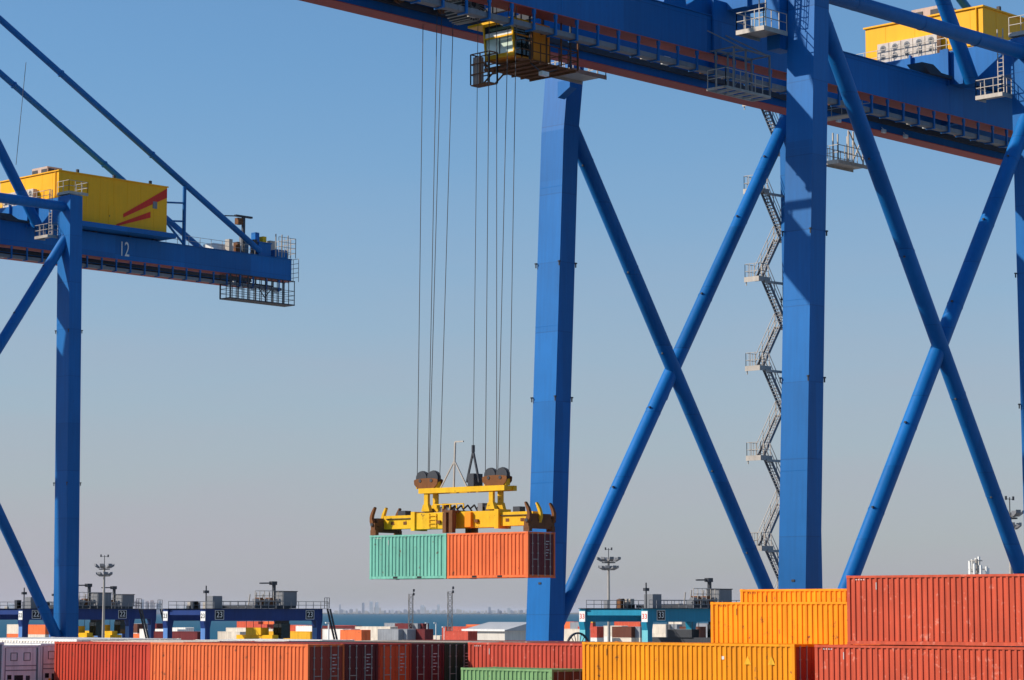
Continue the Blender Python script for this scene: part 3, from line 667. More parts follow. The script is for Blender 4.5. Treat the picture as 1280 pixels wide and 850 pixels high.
MB().box(.35, .75, .0, .5, bz + .01, bz + 1.7).build('basket_cabinet', paint('faded_pink_cabinet', (.36, .26, .22), .6), pfo)
MB().box(3.0, 3.6, -2.7, -2.4, pz - .7, pz - .45).build('work_light', LAMPW, pfo)

# spreader frame: local y' runs from the near end (0) to the far end (12.2); local x' across (0..2.44)
sp = thing('container_spreader', 'yellow twin-lift spreader with rusty sheaves hanging on wire ropes', 'spreader', (hang.x, hang.y, zc), HY)
Z0 = 2.61
MB().box(.75, 1.7, 2.95, 9.3, Z0 + .3, Z0 + 1.25).build('main_box', YELS, sp)
for y0_, y1_ in ((.35, 2.949), (9.301, 11.85)):
    MB().box(.85, 1.6, y0_, y1_, Z0 + .36, Z0 + 1.15).build('telescopic_arm', YELS, sp)
for y_ in (2.75, 9.2):
    MB().box(.66, 1.79, y_, y_ + .3, Z0 + .22, Z0 + 1.33).build('collar', YELS, sp)
for y_ in (.02, 11.82):
    eb = MB(); eb.box(.05, 2.39, y_, y_ + .32, Z0 + .16, Z0 + .72); eb.box(.3, 2.1, y_ + .02, y_ + .3, Z0 + .72, Z0 + 1.0); ebo = eb.build('end_beam', RUST, sp)
    for x_ in (.06, 2.1):
        MB().box(x_, x_ + .28, y_ - .05, y_ + .37, Z0 + .0, Z0 + .3).build('twistlock_housing', RUST, ebo)
for y_, sg in ((.1, -1), (12.02, 1)):
    for x_, mt_ in ((.02, CHEEK), (1.0, YELS), (2.2, CHEEK)):
        fl = MB()
        prof = [(-sg*.12, .5), (sg*.1, .5), (sg*.2, .8), (sg*.2, 1.05), (sg*.11, 1.3), (-sg*.02, 1.5), (-sg*.14, 1.66), (-sg*.19, 1.6), (-sg*.1, 1.38), (-sg*.01, 1.16), (sg*.02, .98), (-sg*.06, .8)]
        fl.prism([(y_ + a, Z0 + b_) for a, b_ in prof], 'x', x_, x_ + .2)
        fo = fl.build('flipper_guide', mt_, sp)
        MB().tube((x_ - .05, y_, Z0 + .62), (x_ + .32, y_, Z0 + .62), .1, 10).build('pivot_pin', DSTEEL, fo)
md = MB()
for x_ in (.0, 2.0):
    for y_ in (5.72, 6.2): md.box(x_ + .05, x_ + .35, y_, y_ + .26, Z0 + .02, Z0 + 1.2)
md.box(.1, 2.3, 5.75, 6.42, Z0 + 1.2, Z0 + 1.32); md.box(.5, .6, 5.9, 6.3, Z0 + .3, Z0 + 1.2); md.build('twin_lift_unit', RUST, sp)
MB().box(.55, .75, 4.75, 5.2, Z0 + .35, Z0 + 1.2).build('motor_housing', ORCAB, sp)
ld = MB()
for k in range(4): ld.beam((.7, 7.55, Z0 + .4 + k * .22), (.7, 8.1, Z0 + .4 + k * .22), .035)
for y_ in (7.55, 8.1): ld.beam((.7, y_, Z0 + .35), (.7, y_, Z0 + 1.2), .04)
ld.build('access_ladder', YELS, sp)
hs_ = MB()
for k in range(6):
    y_ = 3.6 + k * .5; hs_.tube((1.0 + .1*(k % 2), y_, Z0 + 1.25), (1.0, y_ + .25, Z0 + 1.62), .05, 8); hs_.tube((1.0, y_ + .25, Z0 + 1.62), (1.1, y_ + .6, Z0 + 1.45), .05, 8)
hs_.build('hydraulic_hoses', DARK, sp)
for k, (yy, ln, hh, mt_) in enumerate(((3.5, .5, .3, DSTEEL), (4.2, .35, .45, GREY), (6.7, .8, .3, GREY), (7.0, .3, .5, CHEEK), (8.4, .4, .25, DSTEEL), (1.4, .5, .18, DSTEEL), (10.2, .6, .16, DSTEEL))):
    MB().box(.95, 1.45, yy, yy + ln, Z0 + 1.15 + (.1 if 3 < yy < 9 else 0), Z0 + 1.27 + hh).build('valve_box', mt_, sp)
for yy in (1.0, 2.1, 4.3, 7.2, 10.0, 11.0):
    MB().box(.64 if 3 < yy < 9 else .83, .75 if 3 < yy < 9 else .85, yy, yy + .25, Z0 + .6, Z0 + .78).build('grease_plate', CHEEK, sp)
for yy in (.6, 9.5): MB().tube((.8, yy, Z0 + .95), (.8, yy + 2.1, Z0 + .95), .03, 6).build('conduit', DARK, sp)
fr = MB(); fr.rail([(.8, 5.5, Z0 + 1.46), (.8, 7.6, Z0 + 1.46)], .25, .5, .06, 0); fr.build('guard_rail', YELS, sp)
# head block
hz = Z0 + 1.33
for y_ in (3.0, 8.0):
    hb = MB()
    for x_ in (.72, 1.5):
        hb.box(x_, x_ + .2, y_ + .22, y_ + .52, hz - .02, hz + 1.05)
        hb.prism([(y_ + .05, hz), (y_ + .7, hz), (y_ + .56, hz + .4), (y_ + .18, hz + .4)], 'x', x_ - .04, x_ + .24)
    hb.build('headblock_leg', YELS, sp)
MB().box(.65, .93, 2.3, 8.9, hz + 1.052, hz + 1.35).build('headblock_beam', YELS, sp)
MB().box(1.5, 1.78, 2.3, 8.9, hz + 1.052, hz + 1.35).build('headblock_beam', YELS, sp)
for y_ in (2.4, 5.4, 8.5): MB().box(.931, 1.499, y_, y_ + .25, hz + 1.1, hz + 1.3).build('headblock_cross', YELS, sp)
for y_ in (3.3, 8.6):
    x_ = .95
    for xa in (x_, x_ + .46):
        pr = []
        for k in range(17):
            a = math.pi * k / 16
            pr.append((y_ + .93 * math.cos(a), hz + 1.82 + .14 * abs(math.sin(a)) ** .7))
        pr += [(y_ - .9, hz + 1.6), (y_ - .62, hz + 1.352), (y_ + .62, hz + 1.352), (y_ + .9, hz + 1.6)]
        bo = MB().prism(pr, 'x', xa, xa + .05).build('cheek_plate', CHEEK, sp)
        for dy in (-.44, .44): MB().tube((xa - .03, y_ + dy, hz + 1.82), (xa + .08, y_ + dy, hz + 1.82), .1, 12).build('pin_cap', DSTEEL, bo)
    for dy in (-.44, .44):
        so_ = MB().tube((x_ + .1, y_ + dy, hz + 1.97), (x_ + .4, y_ + dy, hz + 1.97), .42, 28).build('sheave', DSTEEL, sp)
        MB().ring((x_ + .25, y_ + dy, hz + 1.97), (1, 0, 0), .42, .45, .06, 28).build('rope_wrap', DSTEEL, so_)
    MB().box(x_ + .05, x_ + .46, y_ - .8, y_ - .74, hz + 1.36, hz + 1.75).build('sheave_guard', YELS, sp)
    MB().box(x_ + .05, x_ + .46, y_ + .74, y_ + .8, hz + 1.36, hz + 1.75).build('sheave_guard', YELS, sp)
ms = MB(); ms.beam((.9, 6.35, hz + 1.3), (.9, 6.25, hz + 4.0), .09); ms.beam((.9, 7.4, hz + 1.3), (.9, 6.3, hz + 2.9), .07); ms.beam((.9, 5.3, hz + 1.3), (.9, 6.3, hz + 2.9), .07)
ms.beam((.9, 6.25, hz + 4.0), (.9, 5.6, hz + 4.0), .08); ms.build('aerial_mast', GALV, sp)
cbk = MB(); cbk.beam((.9, 5.35, hz + 1.6), (.95, 4.9, hz + 3.4), .1); cbk.beam((.9, 4.4, hz + 1.6), (.95, 4.9, hz + 3.4), .1); cbk.beam((1.5, 4.9, hz + 1.6), (.95, 4.9, hz + 3.4), .1)
cbk.box(.7, 1.5, 4.65, 5.1, hz + 1.351, hz + 2.1); cbk.tube((.95, 4.9, hz + 3.35), (.95, 4.9, hz + 3.75), .1, 10); cbk.build('cable_suspension', DSTEEL, sp)
def spw(x, y, z):
    c, s_ = math.cos(HY), math.sin(HY); return Vector((hang.x + x*c - y*s_, hang.y + x*s_ + y*c, zc + z))
# ropes: lower end on the sheaves, upper end at the trolley
sb = hz + 1.9
def to_px(v):
    v = v - CAM; d_ = v.dot(fw); return 640 + FPX * v.dot(rt) / d_, 425 - FPX * v.dot(upv) / d_
def hang_top(a, px):
    return P(px, to_px(Vector((a.x, a.y, 55.1)))[1], z=55.1)
ropes = [(9.49, 529), (8.63, 546.5), (8.55, 552.5), (7.71, 567), (4.19, 611.8), (3.33, 620.8), (3.25, 636), (2.41, 646)]
for i, (y_, px) in enumerate(ropes):
    a = spw(1.2, y_, sb)
    rp = MB(); rp.tube(a, hang_top(a, px), .023, 6)
    tag(rp.build('hoist_rope', ROPE), 'steel hoist rope running down to the %s rusty sheave pair of the spreader' % ('aerial-mast-side' if i < 4 else 'cable-bracket-side'), 'rope', 'hoist ropes of the spreader')
a = spw(.95, 4.9, hz + 3.75); rp = MB(); rp.tube(a, hang_top(a, 597.8), .02, 6)
tag(rp.build('spreader_cable', ROPE), 'single spreader power cable rising from the triangular cable bracket', 'cable')

# ------------------------------------------------------------------ containers
W = 2.438
CM = {}
def cmesh(key, fn):
    if key not in CM:
        mb = fn(); me = bpy.data.meshes.new(key[0]); me.from_pydata(mb.v, [], mb.f); me.update()
        bm = bmesh.new(); bm.from_mesh(me); bmesh.ops.recalc_face_normals(bm, faces=bm.faces); bm.to_mesh(me); bm.free()
        CM[key] = me
    return CM[key]
def mm(key, fn, mat):
    k2 = key + (mat.name,)
    if k2 not in CM:
        me = cmesh(key, fn).copy(); me.materials.clear(); me.materials.append(mat); CM[k2] = me
    return CM[k2]
def side_profile(L, H, sgn):
    def fn():
        y = .14; zs = (.17, H - .11); n_ = max(1, round((L - .28) / .278)); p = (L - .28) / n_
        pr = []
        for i in range(n_):
            y0_ = .14 + i * p
            pr += [(y0_, 0), (y0_ + p*.36, 0), (y0_ + p*.5, .045), (y0_ + p*.86, .045)]
        pr.append((L - .14, 0))
        mb = MB(); vs = []
        for yy, d in pr:
            x_ = (.012 + d) if sgn < 0 else (W - .012 - d)
            vs += [(x_, yy, zs[0]), (x_, yy, zs[1])]
        mb.add(vs, [(2*i, 2*i+2, 2*i+3, 2*i+1) for i in range(len(pr) - 1)])
        return mb
    return fn
def roof_mesh(L, H):
    def fn():
        mb = MB(); n_ = max(1, round((L - .3) / .3)); p = (L - .3) / n_; vs = []; pr = []
        for i in range(n_): y0_ = .15 + i * p; pr += [(y0_, 0), (y0_ + p*.4, 0), (y0_ + p*.5, .02), (y0_ + p*.9, .02)]
        pr.append((L - .15, 0))
        for yy, d in pr: vs += [(.06, yy, H - .03 + d), (W - .06, yy, H - .03 + d)]
        return mb.add(vs, [(2*i, 2*i+1, 2*i+3, 2*i+2) for i in range(len(pr) - 1)])
    return fn
def frame_mesh(L, H):
    def fn():
        mb = MB()
        for x in (0, W - .09): 
            mb.box(x, x + .09, .15, L - .15, H - .11, H - .012); mb.box(x, x + .09, .15, L - .15, .02, .165)
        for y in (.01, L - .13): mb.box(.15, W - .15, y, y + .12, H - .12, H - .012); mb.box(.15, W - .15, y, y + .12, .02, .17)
        mb.box(.09, W - .09, .15, L - .15, .1, .14)
        return mb
    return fn
def post_mesh(H):
    return lambda: MB().box(0, .12, 0, .15, .118, H - .118)
def cast_mesh():
    return MB().box(0, .16, 0, .178, 0, .118)
def door_mesh(H):
    def fn():
        mb = MB(); mb.box(0, 1.09, .05, .08, .18, H - .13)
        hh = (H - .31)
        for k in range(4):
            z0_ = .2 + k * hh / 4; mb.box(.06, 1.03, .035, .05, z0_ + .06, z0_ + hh / 4 - .06)
        return mb
    return fn
def rod_mesh(H):
    def fn():
        mb = MB(); mb.tube((0, .0, .1), (0, .0, H - .08), .024, 8)
        for z in (.12, .6, 1.35, H - .7, H - .14): mb.box(-.05, .05, -.02, .03, z, z + .07)
        return mb
    return fn
def pocket_mesh(y):
    def fn(): return MB().box(-.003, .02, y, y + .36, .035, .15)
    return fn
PRINT = paint('faded_white_print', (.62, .60, .56), .6, wear=.3, wearc=(.2, .1, .08, 1))
def container(label, x, y, ztop, L, H, c, door=None, far=True, group=None, base=None, rz=0, kind='door', name='shipping_container', marks=True, sidemarks=None):
    """x,y: waterside-near corner; ztop: roof height"""
    z = (ztop - H) if base is None else base
    t = thing(name, label, 'container', (x, y, z), rz, group)
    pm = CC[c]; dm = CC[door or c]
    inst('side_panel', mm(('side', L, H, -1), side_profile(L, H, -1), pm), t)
    inst('side_panel', mm(('side', L, H, 1), side_profile(L, H, 1), pm), t)
    inst('roof', mm(('roof', L, H), roof_mesh(L, H), pm), t)
    inst('frame', mm(('frame', L, H), frame_mesh(L, H), pm), t)
    pm_ = mm(('post', H), post_mesh(H), pm)
    for xx in (.006, W - .126):
        for yy in (.006, L - .156): inst('corner_post', pm_, t, (xx, yy, 0))
    cm_ = mm(('cast',), cast_mesh, pm)
    for xx in (-.004, W - .156):
        for yy in (-.004, L - .174):
            for zz in (0, H - .118): inst('corner_casting', cm_, t, (xx, yy, zz))
    inst('end_wall', mm(('endw', L, H), lambda: MB().box(.126, W - .126, L - .09, L - .05, .17, H - .12), pm), t)
    if L < 9 and kind == 'door':
        for yy in (1.9, 3.8): inst('forklift_pocket', mm(('pocket', yy), pocket_mesh(yy), DARK), t)
    if sidemarks:
        for k in range(4):
            inst('print_line', mm(('sp', k), lambda: MB().box(0, .003, 0, .06, 0, .045), sidemarks), t, (.007, L - .52 - k * .13, H - .2))
        inst('print_line', mm(('sv',), lambda: MB().box(0, .003, 0, .035, 0, .3), sidemarks), t, (.007, L - 1.52, H - .6))
    if kind == 'door':
        for i, x0_ in enumerate((.128, 1.22)):
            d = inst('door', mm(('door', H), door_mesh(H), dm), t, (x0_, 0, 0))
            for xr in (.3, .78):
                inst('lock_rod', mm(('rod', H), rod_mesh(H), GALV), d, (xr, .02, 0))
            inst('door_handle', mm(('hnd',), lambda: MB().box(.3, .78, -.025, -.005, 1.02, 1.06), GALV), d)
            if i == 1 and marks:
                for k in range(6):
                    zz = H - .55 - k * .16
                    inst('print_line', mm(('pl', k), lambda: MB().box(0, .30 - .09 * (k % 3), -.002, 0, 0, .04), PRINT), d, (.42, .034, zz))
    else:
        fr = MB().box(.13, W - .13, .06, .1, .18, H - .13).build('machinery_panel', CC['white'], t)
        for x0_ in (.45, 1.3):
            MB().ring((x0_ + .3, .05, H - .62), (0,1,0), .27, .31, .03, 4, math.pi/4, 2*math.pi + math.pi/4).build('access_hatch', DSTEEL, fr)
        MB().box(.8, 1.35, .03, .062, .42, .98).build('fan_opening', DARK, fr)
        MB().box(1.55, 1.8, .035, .062, .55, .95).build('control_panel', DSTEEL, fr)
        MB().box(.35, .6, .035, .062, .75, 1.0).build('warning_sticker', BLACKP, fr)
        MB().box(.58, .72, .035, .062, .5, .72).build('warning_sticker', CC['yellow'], fr)
        MB().box(.2, 2.2, .035, .06, 1.22, 1.27).build('machinery_ledge', GREY, fr)
        MB().box(.2, 2.2, .035, .06, H - 1.12, H - 1.08).build('machinery_ledge', GREY, fr)
        for x0_ in (.14, 2.22): MB().box(x0_, x0_ + .06, .02, .06, .2, H - .15).build('panel_stile', GREY, fr)
    return t
S20, S40, STD, HC = 6.058, 12.192, 2.591, 2.896
COVERS = []
def stack(label, x, y, ztop, L, H, c, **k):
    """a box and the hidden boxes that carry it down to the hatch covers"""
    t = container(label, x, y, ztop, L, H, c, **k)
    z = ztop - H - .012
    while z - STD > 11.7:
        container('plain rust red box in a lower tier of the ship stacks, under another', x, y, z, L, STD, 'rust', group='lower-tier boxes in the ship stacks', marks=False)
        z -= STD + .012
    COVERS.append((x, y, L, z - .004))
    return t
# hanging pair
container('mint green twenty-foot container hanging beside the orange one', hang.x - math.sin(HY)*6.13, hang.y + math.cos(HY)*6.13, 0, S20, STD, 'teal', base=zc, rz=HY, sidemarks=PRINT)
container('orange twenty-foot container hanging under the yellow spreader', hang.x, hang.y, 0, S20, STD, 'orange', door='maroon', base=zc, rz=HY)  # maroon doors stand for the orange end in shade, darkened by colour
# --- foreground bays on the ship
XO, PR = -40.87, 2.455
yD = -11.12
stack('orange forty-foot container whose shaded end doors look dark red', XO, yD, 17.44, S40, STD, 'orange', door='rust')  # dark red on the end doors is shade put into their colour
for k, (c, lab) in enumerate((('maroon', 'maroon container whose doors stand next to the orange box'), ('red', 'container with bright red-orange doors between two maroon ones'),
                              ('maroon', 'maroon container whose doors stand between red-orange and dark green ones'), ('darkgreen', 'container with dark green doors beside the red long side'))):
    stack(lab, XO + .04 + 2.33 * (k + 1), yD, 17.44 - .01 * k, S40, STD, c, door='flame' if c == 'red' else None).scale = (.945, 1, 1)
for k in range(5, 9):
    stack('container %s behind the dark green one, only its roof showing' % ('first row', 'second row', 'third row', 'fourth row')[k - 5], XO + PR * k, yD + 1.4, 17.40, S40, STD, ('tan', 'cream', 'tan', 'rust')[k - 5], group='rows behind the door ends')
yR = yD + S40 + .04
stack('brick red container between the white reefers and the orange box', XO, yR, 17.41, 8.25, STD, 'red')
for k in range(1, 6):
    stack('pale container %s behind the brick red one, only its roof showing' % ('first row', 'second row', 'third row', 'fourth row', 'fifth row')[k - 1], XO + PR * k, yR + .3, 17.42 + .02 * (k % 3), 8.0, STD, 'cream' if k < 4 else 'white', group='rows with pale roofs')
yF = 10.6
stack('white reefer container with machinery end beside the red box', XO, yF, 17.28, S40, STD, 'white', kind='reefer', name='reefer_container')
stack('white reefer container with machinery end, second row out from the red box', XO - PR, yF, 17.22, S40, STD, 'white', kind='reefer', name='reefer_container')
stack('white reefer container with machinery end, third row out from the red box', XO - 2*PR, yF - .1, 17.40, S40, STD, 'white', kind='reefer', name='reefer_container')
for k in range(1, 4): stack('white container %s behind the reefers, only its roof showing' % ('first row', 'second row', 'third row')[k - 1], XO + PR * k, yF + .1, 17.5, S40, STD, 'white', group='rows with pale roofs behind reefers')
# middle bay
pm_ = P(585, 803, x=-30.6)
stack('brick red forty-foot container behind the small green one', -30.6, pm_.y - S40, 17.46, S40, STD, 'brick', sidemarks=PRINT)
for k in range(1, 4): stack('container %s behind the long brick red box, only its brown roof showing' % ('first row', 'second row', 'third row')[k - 1], -30.6 + PR * k, pm_.y - S40 + .2, 17.42, S40, STD, ('tan', 'rust', 'tan')[k - 1], group='brown roofs in the middle bay')
gp = P(690, 836, d=119.0)
stack('small pale green container with brown doors, lower than its neighbours', gp.x, gp.y, 16.30, S20, STD, 'green', door='brown')
# right bay
op = P(993, 804, d=108.2)
amb = stack('amber yellow forty-foot container at the foot of the yellow stack', op.x, op.y, 17.63, S40, HC, 'amber', door='rust', sidemarks=BLACKP)
for yy_, ww_ in ((1.25, .2), (2.55, .2)):
    MB().prism([(yy_ - ww_, 2.0), (yy_ + ww_, 2.0), (yy_, 2.38)], 'x', .004, .01).build('warning_triangle', CC['yellow'], amb)
MB().box(.004, .01, 3.85, 3.98, 2.2, 2.34).build('white_sticker', WHITE, amb)
yel = P(888, 752.5, x=op.x + PR)
stack('amber yellow container one tier up beside the tall red box', op.x + PR, yel.y - S40, yel.z, S40, STD, 'amber', sidemarks=BLACKP)
ye2 = P(925, 736.5, x=op.x + 2*PR)
stack('highest amber yellow container, peeking over the one in front', op.x + 2*PR, ye2.y - S40, ye2.z, S40, STD, 'amber', sidemarks=BLACKP)
for k in range(1, 7):
    stack('container %s behind the low amber box, only its roof showing' % ('first row', 'second row', 'third row', 'fourth row', 'fifth row', 'sixth row')[k - 1], op.x + PR * k, op.y + S40 - S20 + .1, 17.56 - .01 * k, S20 - .1, STD, ('tan', 'tan', 'brown', 'tan', 'rust', 'brown')[k - 1], group='grey-brown roofs behind the amber box')
rx = op.x + .05
ru = P(1058, 719, x=rx)
LL = P(1018, 806, x=rx)
zl_ = 17.62
stack('salmon red container in the lower tier under the tall red box', rx, LL.y - 13.716, zl_, 13.716, HC, 'coral', sidemarks=PRINT)
container('tall salmon red container on top of another red one', rx, ru.y - S40, 0, S40, HC, 'coral', base=zl_ + .012, sidemarks=PRINT)
# ship
shp = thing('container_ship', 'dark ship hull carrying the container stacks, moored at the quay', 'ship', (-26, 0, -3))
def hullsec(y, f_): return y, f_
ys = [(-150, .25), (-135, .7), (-110, 1), (60, 1), (85, .8), (100, .3)]
vs = []
for y_, f_ in ys:
    hw = 18.5 * f_
    vs += [(-hw*.9, y_, -6), (-hw, y_, 2), (-hw, y_, 12), (hw, y_, 12), (hw, y_, 2), (hw*.9, y_, -6)]
fs = []
for i in range(len(ys) - 1):
    for k in range(6): fs.append((6*i+k, 6*i+(k+1) % 6, 6*(i+1)+(k+1) % 6, 6*(i+1)+k))
fs += [tuple(range(6)), tuple(range(6*len(ys)-6, 6*len(ys)))]
MB().add(vs, fs).build('hull', HULL, shp)
for i, (x, y, L, z) in enumerate(COVERS):
    MB().box(x + 26 - .02, x + 26 + W + .0, y, y + L, 12.002, z + 3).build('hatch_cover', DECK, shp)

# ------------------------------------------------------------------ yard gantries
def rtg(num, label, pn, d, span, base, hz_, spm, m1, m2, digits_col, group='rubber-tyred yard gantries'):
    """pn: photo column of the near waterside leg; d: its distance"""
    x, y = camxy(pn, d)
    t = thing('yard_gantry_crane', label, 'crane', (x, y, 0), 0, group)
    bh = 1.75
    for k, yy in enumerate((0, base)):
        go = MB().box(0, span, yy - .55, yy + .55, hz_ - bh, hz_).build('girder', m1, t)
        r_ = MB(); r_.rail([(-.2, yy - .9, hz_ + .02), (span + .8, yy - .9, hz_ + .02)], 1.1, 1.5, .07); r_.build('railing', GREY, go)
        MB().box(-.3, span + .9, yy - .95, yy + .5, hz_ + .003, hz_ + .07).build('walkway', DSTEEL, go)
        for xx in (.0, span - 1.1):
            lo = MB(); lo.box(xx, xx + .9, yy - .5, yy + .5, 1.6, hz_ - bh - .003); lo.prism([(xx - .25, hz_ - bh - .003), (xx + 1.15, hz_ - bh - .003), (xx + .9, hz_ - bh - 1.2), (xx, hz_ - bh - 1.2)], 'y', yy - .48, yy + .48)
            lgo = lo.build('leg', m1, t)
            MB().box(xx - .025, xx - .003, yy - .5, yy + .5, 1.6, hz_ - .3).build('sunlit_leg_face', m2, lgo)  # paler sheet on the waterside face: sunlight painted onto the leg
            if not num: continue
            pl = MB().box(xx - .06, xx - .03, yy - .52, yy + .52, hz_ - 1.75, hz_ - .35).build('number_plate', WHITE, lgo)
            if xx == 0: lettering(num, .95, digits_col, lgo, (xx - .075, yy, hz_ - 1.05), '-x')
        for xx in (2.6, span - 2.6):
            if k == 0 and num:
                MB().box(xx - .85, xx + .85, yy - .6, yy - .57, hz_ - 1.55, hz_ - .2).build('number_plate', WHITE, go)
                MB().box(xx - .77, xx + .77, yy - .605, yy - .601, hz_ - 1.48, hz_ - .27).build('plate_field', BLACKP, go)
                lettering(num, 1.2, WHITE, go, (xx, yy - .62, hz_ - .87), '-y')
    for xx in (0, span - 1.1):
        MB().box(xx + .05, xx + .85, -1.4, base + 1.4, 1.0, 1.599).build('sill_beam', m1, t)
        for yy in (-.9, .9, base - .9, base + .9):
            MB().tube((xx + .2, yy, .62), (xx + .7, yy, .62), .62, 20).build('tyre', DARK, t)
    for xx in (.2, span - .9): MB().box(xx, xx + .5, .55, base - .55, hz_ - .9, hz_ - .2).build('end_tie', m1, t)
    st = MB(); st.beam((span + .5, -1.1, hz_), (span + 2.4, -1.1, hz_ - 6), .12, .3); st.beam((span + .5, -1.7, hz_), (span + 2.4, -1.7, hz_ - 6), .12, .3)
    for k in range(14): f_ = k / 14; st.box(span + .35 + 1.9 * f_, span + .7 + 1.9 * f_, -1.7, -1.1, hz_ - 6 * f_ - .03, hz_ - 6 * f_)
    st.rail([(span - .2, -1.2, hz_ + .1), (span + .8, -1.2, hz_ + .1)], 1.6, .5, .07); st.build('access_stair', DSTEEL, t)
    # trolley with electric house, winches and davit
    tx = span * .62
    MB().box(tx - 4, tx + 4.2, .4, base - .4, hz_ + .1, hz_ + .5).build('trolley_frame', DSTEEL, t)
    hs2 = MB().box(tx + 1.8, tx + 4.5, .6, 2.8, hz_ + .5, hz_ + 2.6).build('electric_house', GREY, t)
    MB().box(tx + 1.7, tx + 4.6, .5, 2.9, hz_ + 2.6, hz_ + 2.72).build('house_roof', DSTEEL, hs2)
    for k in range(5):
        x0_ = tx - 3.8 + k * 1.05
        wn = MB(); wn.box(x0_, x0_ + .7, .8, 1.9, hz_ + .5, hz_ + 1.2 + .5 * (k % 2)); wn.tube((x0_ - .1, .9, hz_ + 1.2), (x0_ + .9, .9, hz_ + 1.2), .35, 10); wn.build('winch_unit', RUST if k % 2 else GREY, t)
    r_ = MB(); r_.rail([(tx - 4, .4, hz_ + .5), (tx + 1.5, .4, hz_ + .5)], 2.2, .9, .08, 2); r_.build('trolley_railing', GALV, t)
    dv = MB(); dv.beam((tx + .4, 1.2, hz_ + .5), (tx + .4, 1.2, hz_ + 4.0), .4); dv.beam((tx + .6, 1.2, hz_ + 3.9), (tx - 2.4, 1.2, hz_ + 3.85), .25, .2); dv.box(tx - .3, tx + .7, .8, 1.5, hz_ + 3.6, hz_ + 4.15); dv.build('davit', DSTEEL, t)
    # second light unit further out
    MB().box(2.2, 4.0, .5, 2.0, hz_ + .07, hz_ + 1.9).build('cabinet', GREY, t)
    mp = MB(); mp.beam((1.0, .6, hz_), (1.0, .6, hz_ + 3.4), .14); mp.box(.6, 1.4, .4, .8, hz_ + 2.3, hz_ + 2.7); mp.build('signal_mast', DSTEEL, t)
    rg = random.Random(int(pn))
    for k in range(12):
        x0_ = rg.uniform(.5, span - 1.5); w_ = rg.uniform(.3, 1.0); hh = rg.uniform(.4, 1.5)
        if tx - 4.5 < x0_ < tx + 5: x0_ = x0_ % 6 + 4.2
        MB().box(x0_, x0_ + w_, base - .4, base + .3, hz_ + .071, hz_ + hh).build('equipment_box', (GREY, RUST, GALV, DSTEEL)[k % 4], t)
    for k in range(4):
        x0_ = tx - 3.6 + k * 1.3; MB().tube((x0_, 2.4, hz_ + .5), (x0_ + .3, 2.4, hz_ + 2.2 + .3 * (k % 2)), .1, 8).build('pipe', GALV, t)
    # spreader under the trolley
    s2 = MB(); s2.box(tx - 1.4, tx + 1.2, -.2, base + .2, hz_ - 5.2, hz_ - 4.6); s2.box(tx - .7, tx + .5, .2, base - .2, hz_ - 4.6, hz_ - 3.9); s2.box(tx - .9, tx + .7, base*.3, base*.7, hz_ - 3.9, hz_ - 2.8)
    so_ = s2.build('yard_spreader', spm, t)
    rp = MB()
    for xx in (tx - .8, tx + .6):
        for yy in (base*.3, base*.7): rp.beam((xx, yy, hz_ - 2.9), (xx, yy, hz_ + .2), .06)
    rp.build('hoist_ropes', ROPE, so_)
    cbn = MB().box(tx + 1.6, tx + 3.4, .8, 2.6, hz_ - 4.4, hz_ - 2.2).build('operator_cab', glassd, t)
    MB().box(tx + 1.7, tx + 3.3, .9, 2.5, hz_ - 2.199, hz_ + .099).build('cab_hanger', DSTEEL, cbn)
    return t
rtg('22', 'navy yard gantry numbered 22 behind the blue crane leg', 26, 410, 22.5, 8.5, 19.5, YELS, NAVY, NAVY_LIT, BLACKP)
rtg('23', 'navy yard gantry numbered 23 beside the open sea', 254, 370, 23.0, 8.7, 19.45, YELS, NAVY, NAVY_LIT, BLACKP)
rtg('33', 'teal yard gantry numbered 33 beside the amber containers', 806, 330, 23.5, 11.0, 19.45, DSTEEL, TEAL, TEAL_LIT, STRIPE)
rtg('', 'navy yard gantry without visible number, just behind the one numbered 22', 64, 450, 23.0, 8.5, 19.5, YELS, NAVY, NAVY_LIT, BLACKP)

# ------------------------------------------------------------------ light masts and antenna mast
def light_mast(label, px, top, d, n_, rad):
    x, y = camxy(px, d); k = FPX / d; h = EYE + (765 - top) / k
    t = thing('light_mast', label, 'light mast', (x, y, 0), 0, 'floodlight masts')
    MB().tube((0,0,0), (0,0,h), .32, 14, .16).build('pole', GALV, t)
    MB().ring((0,0,h - .6), (0,0,1), rad*.55, rad*.65, .15, 20).build('lamp_ring', DSTEEL, t)
    for i in range(n_):
        a = 2*math.pi*i/n_ + .2; up = i % 2; c, s_ = math.cos(a), math.sin(a); hh = h - .1 - 1.3 * up; r0, r1 = rad * (.55 if up else .75), rad * (.95 if up else 1.15)
        lm = MB(); lm.hexa([(c*r0 - s_*.32, s_*r0 + c*.32, hh - .35), (c*r0 + s_*.32, s_*r0 - c*.32, hh - .35), (c*r1 + s_*.32, s_*r1 - c*.32, hh), (c*r1 - s_*.32, s_*r1 + c*.32, hh)],
                           [(c*r0 - s_*.32, s_*r0 + c*.32, hh - .1), (c*r0 + s_*.32, s_*r0 - c*.32, hh - .1), (c*r1 + s_*.32, s_*r1 - c*.32, hh + .35), (c*r1 - s_*.32, s_*r1 + c*.32, hh + .35)])
        lm.beam((0, 0, hh - .3), (c*r0, s_*r0, hh - .2), .09); lm.build('floodlight', GREY, t)
    tp = MB(); tp.beam((0,0,h), (0,0,h + 1.6), .08); tp.beam((-.7, 0, h + 1.4), (.7, 0, h + 1.4), .06); tp.tube((-.7,0,h+1.3), (-.7,0,h+1.7), .12, 8); tp.tube((.7,0,h+1.3), (.7,0,h+1.7), .12, 8); tp.build('weather_vane', DSTEEL, t)
    return t
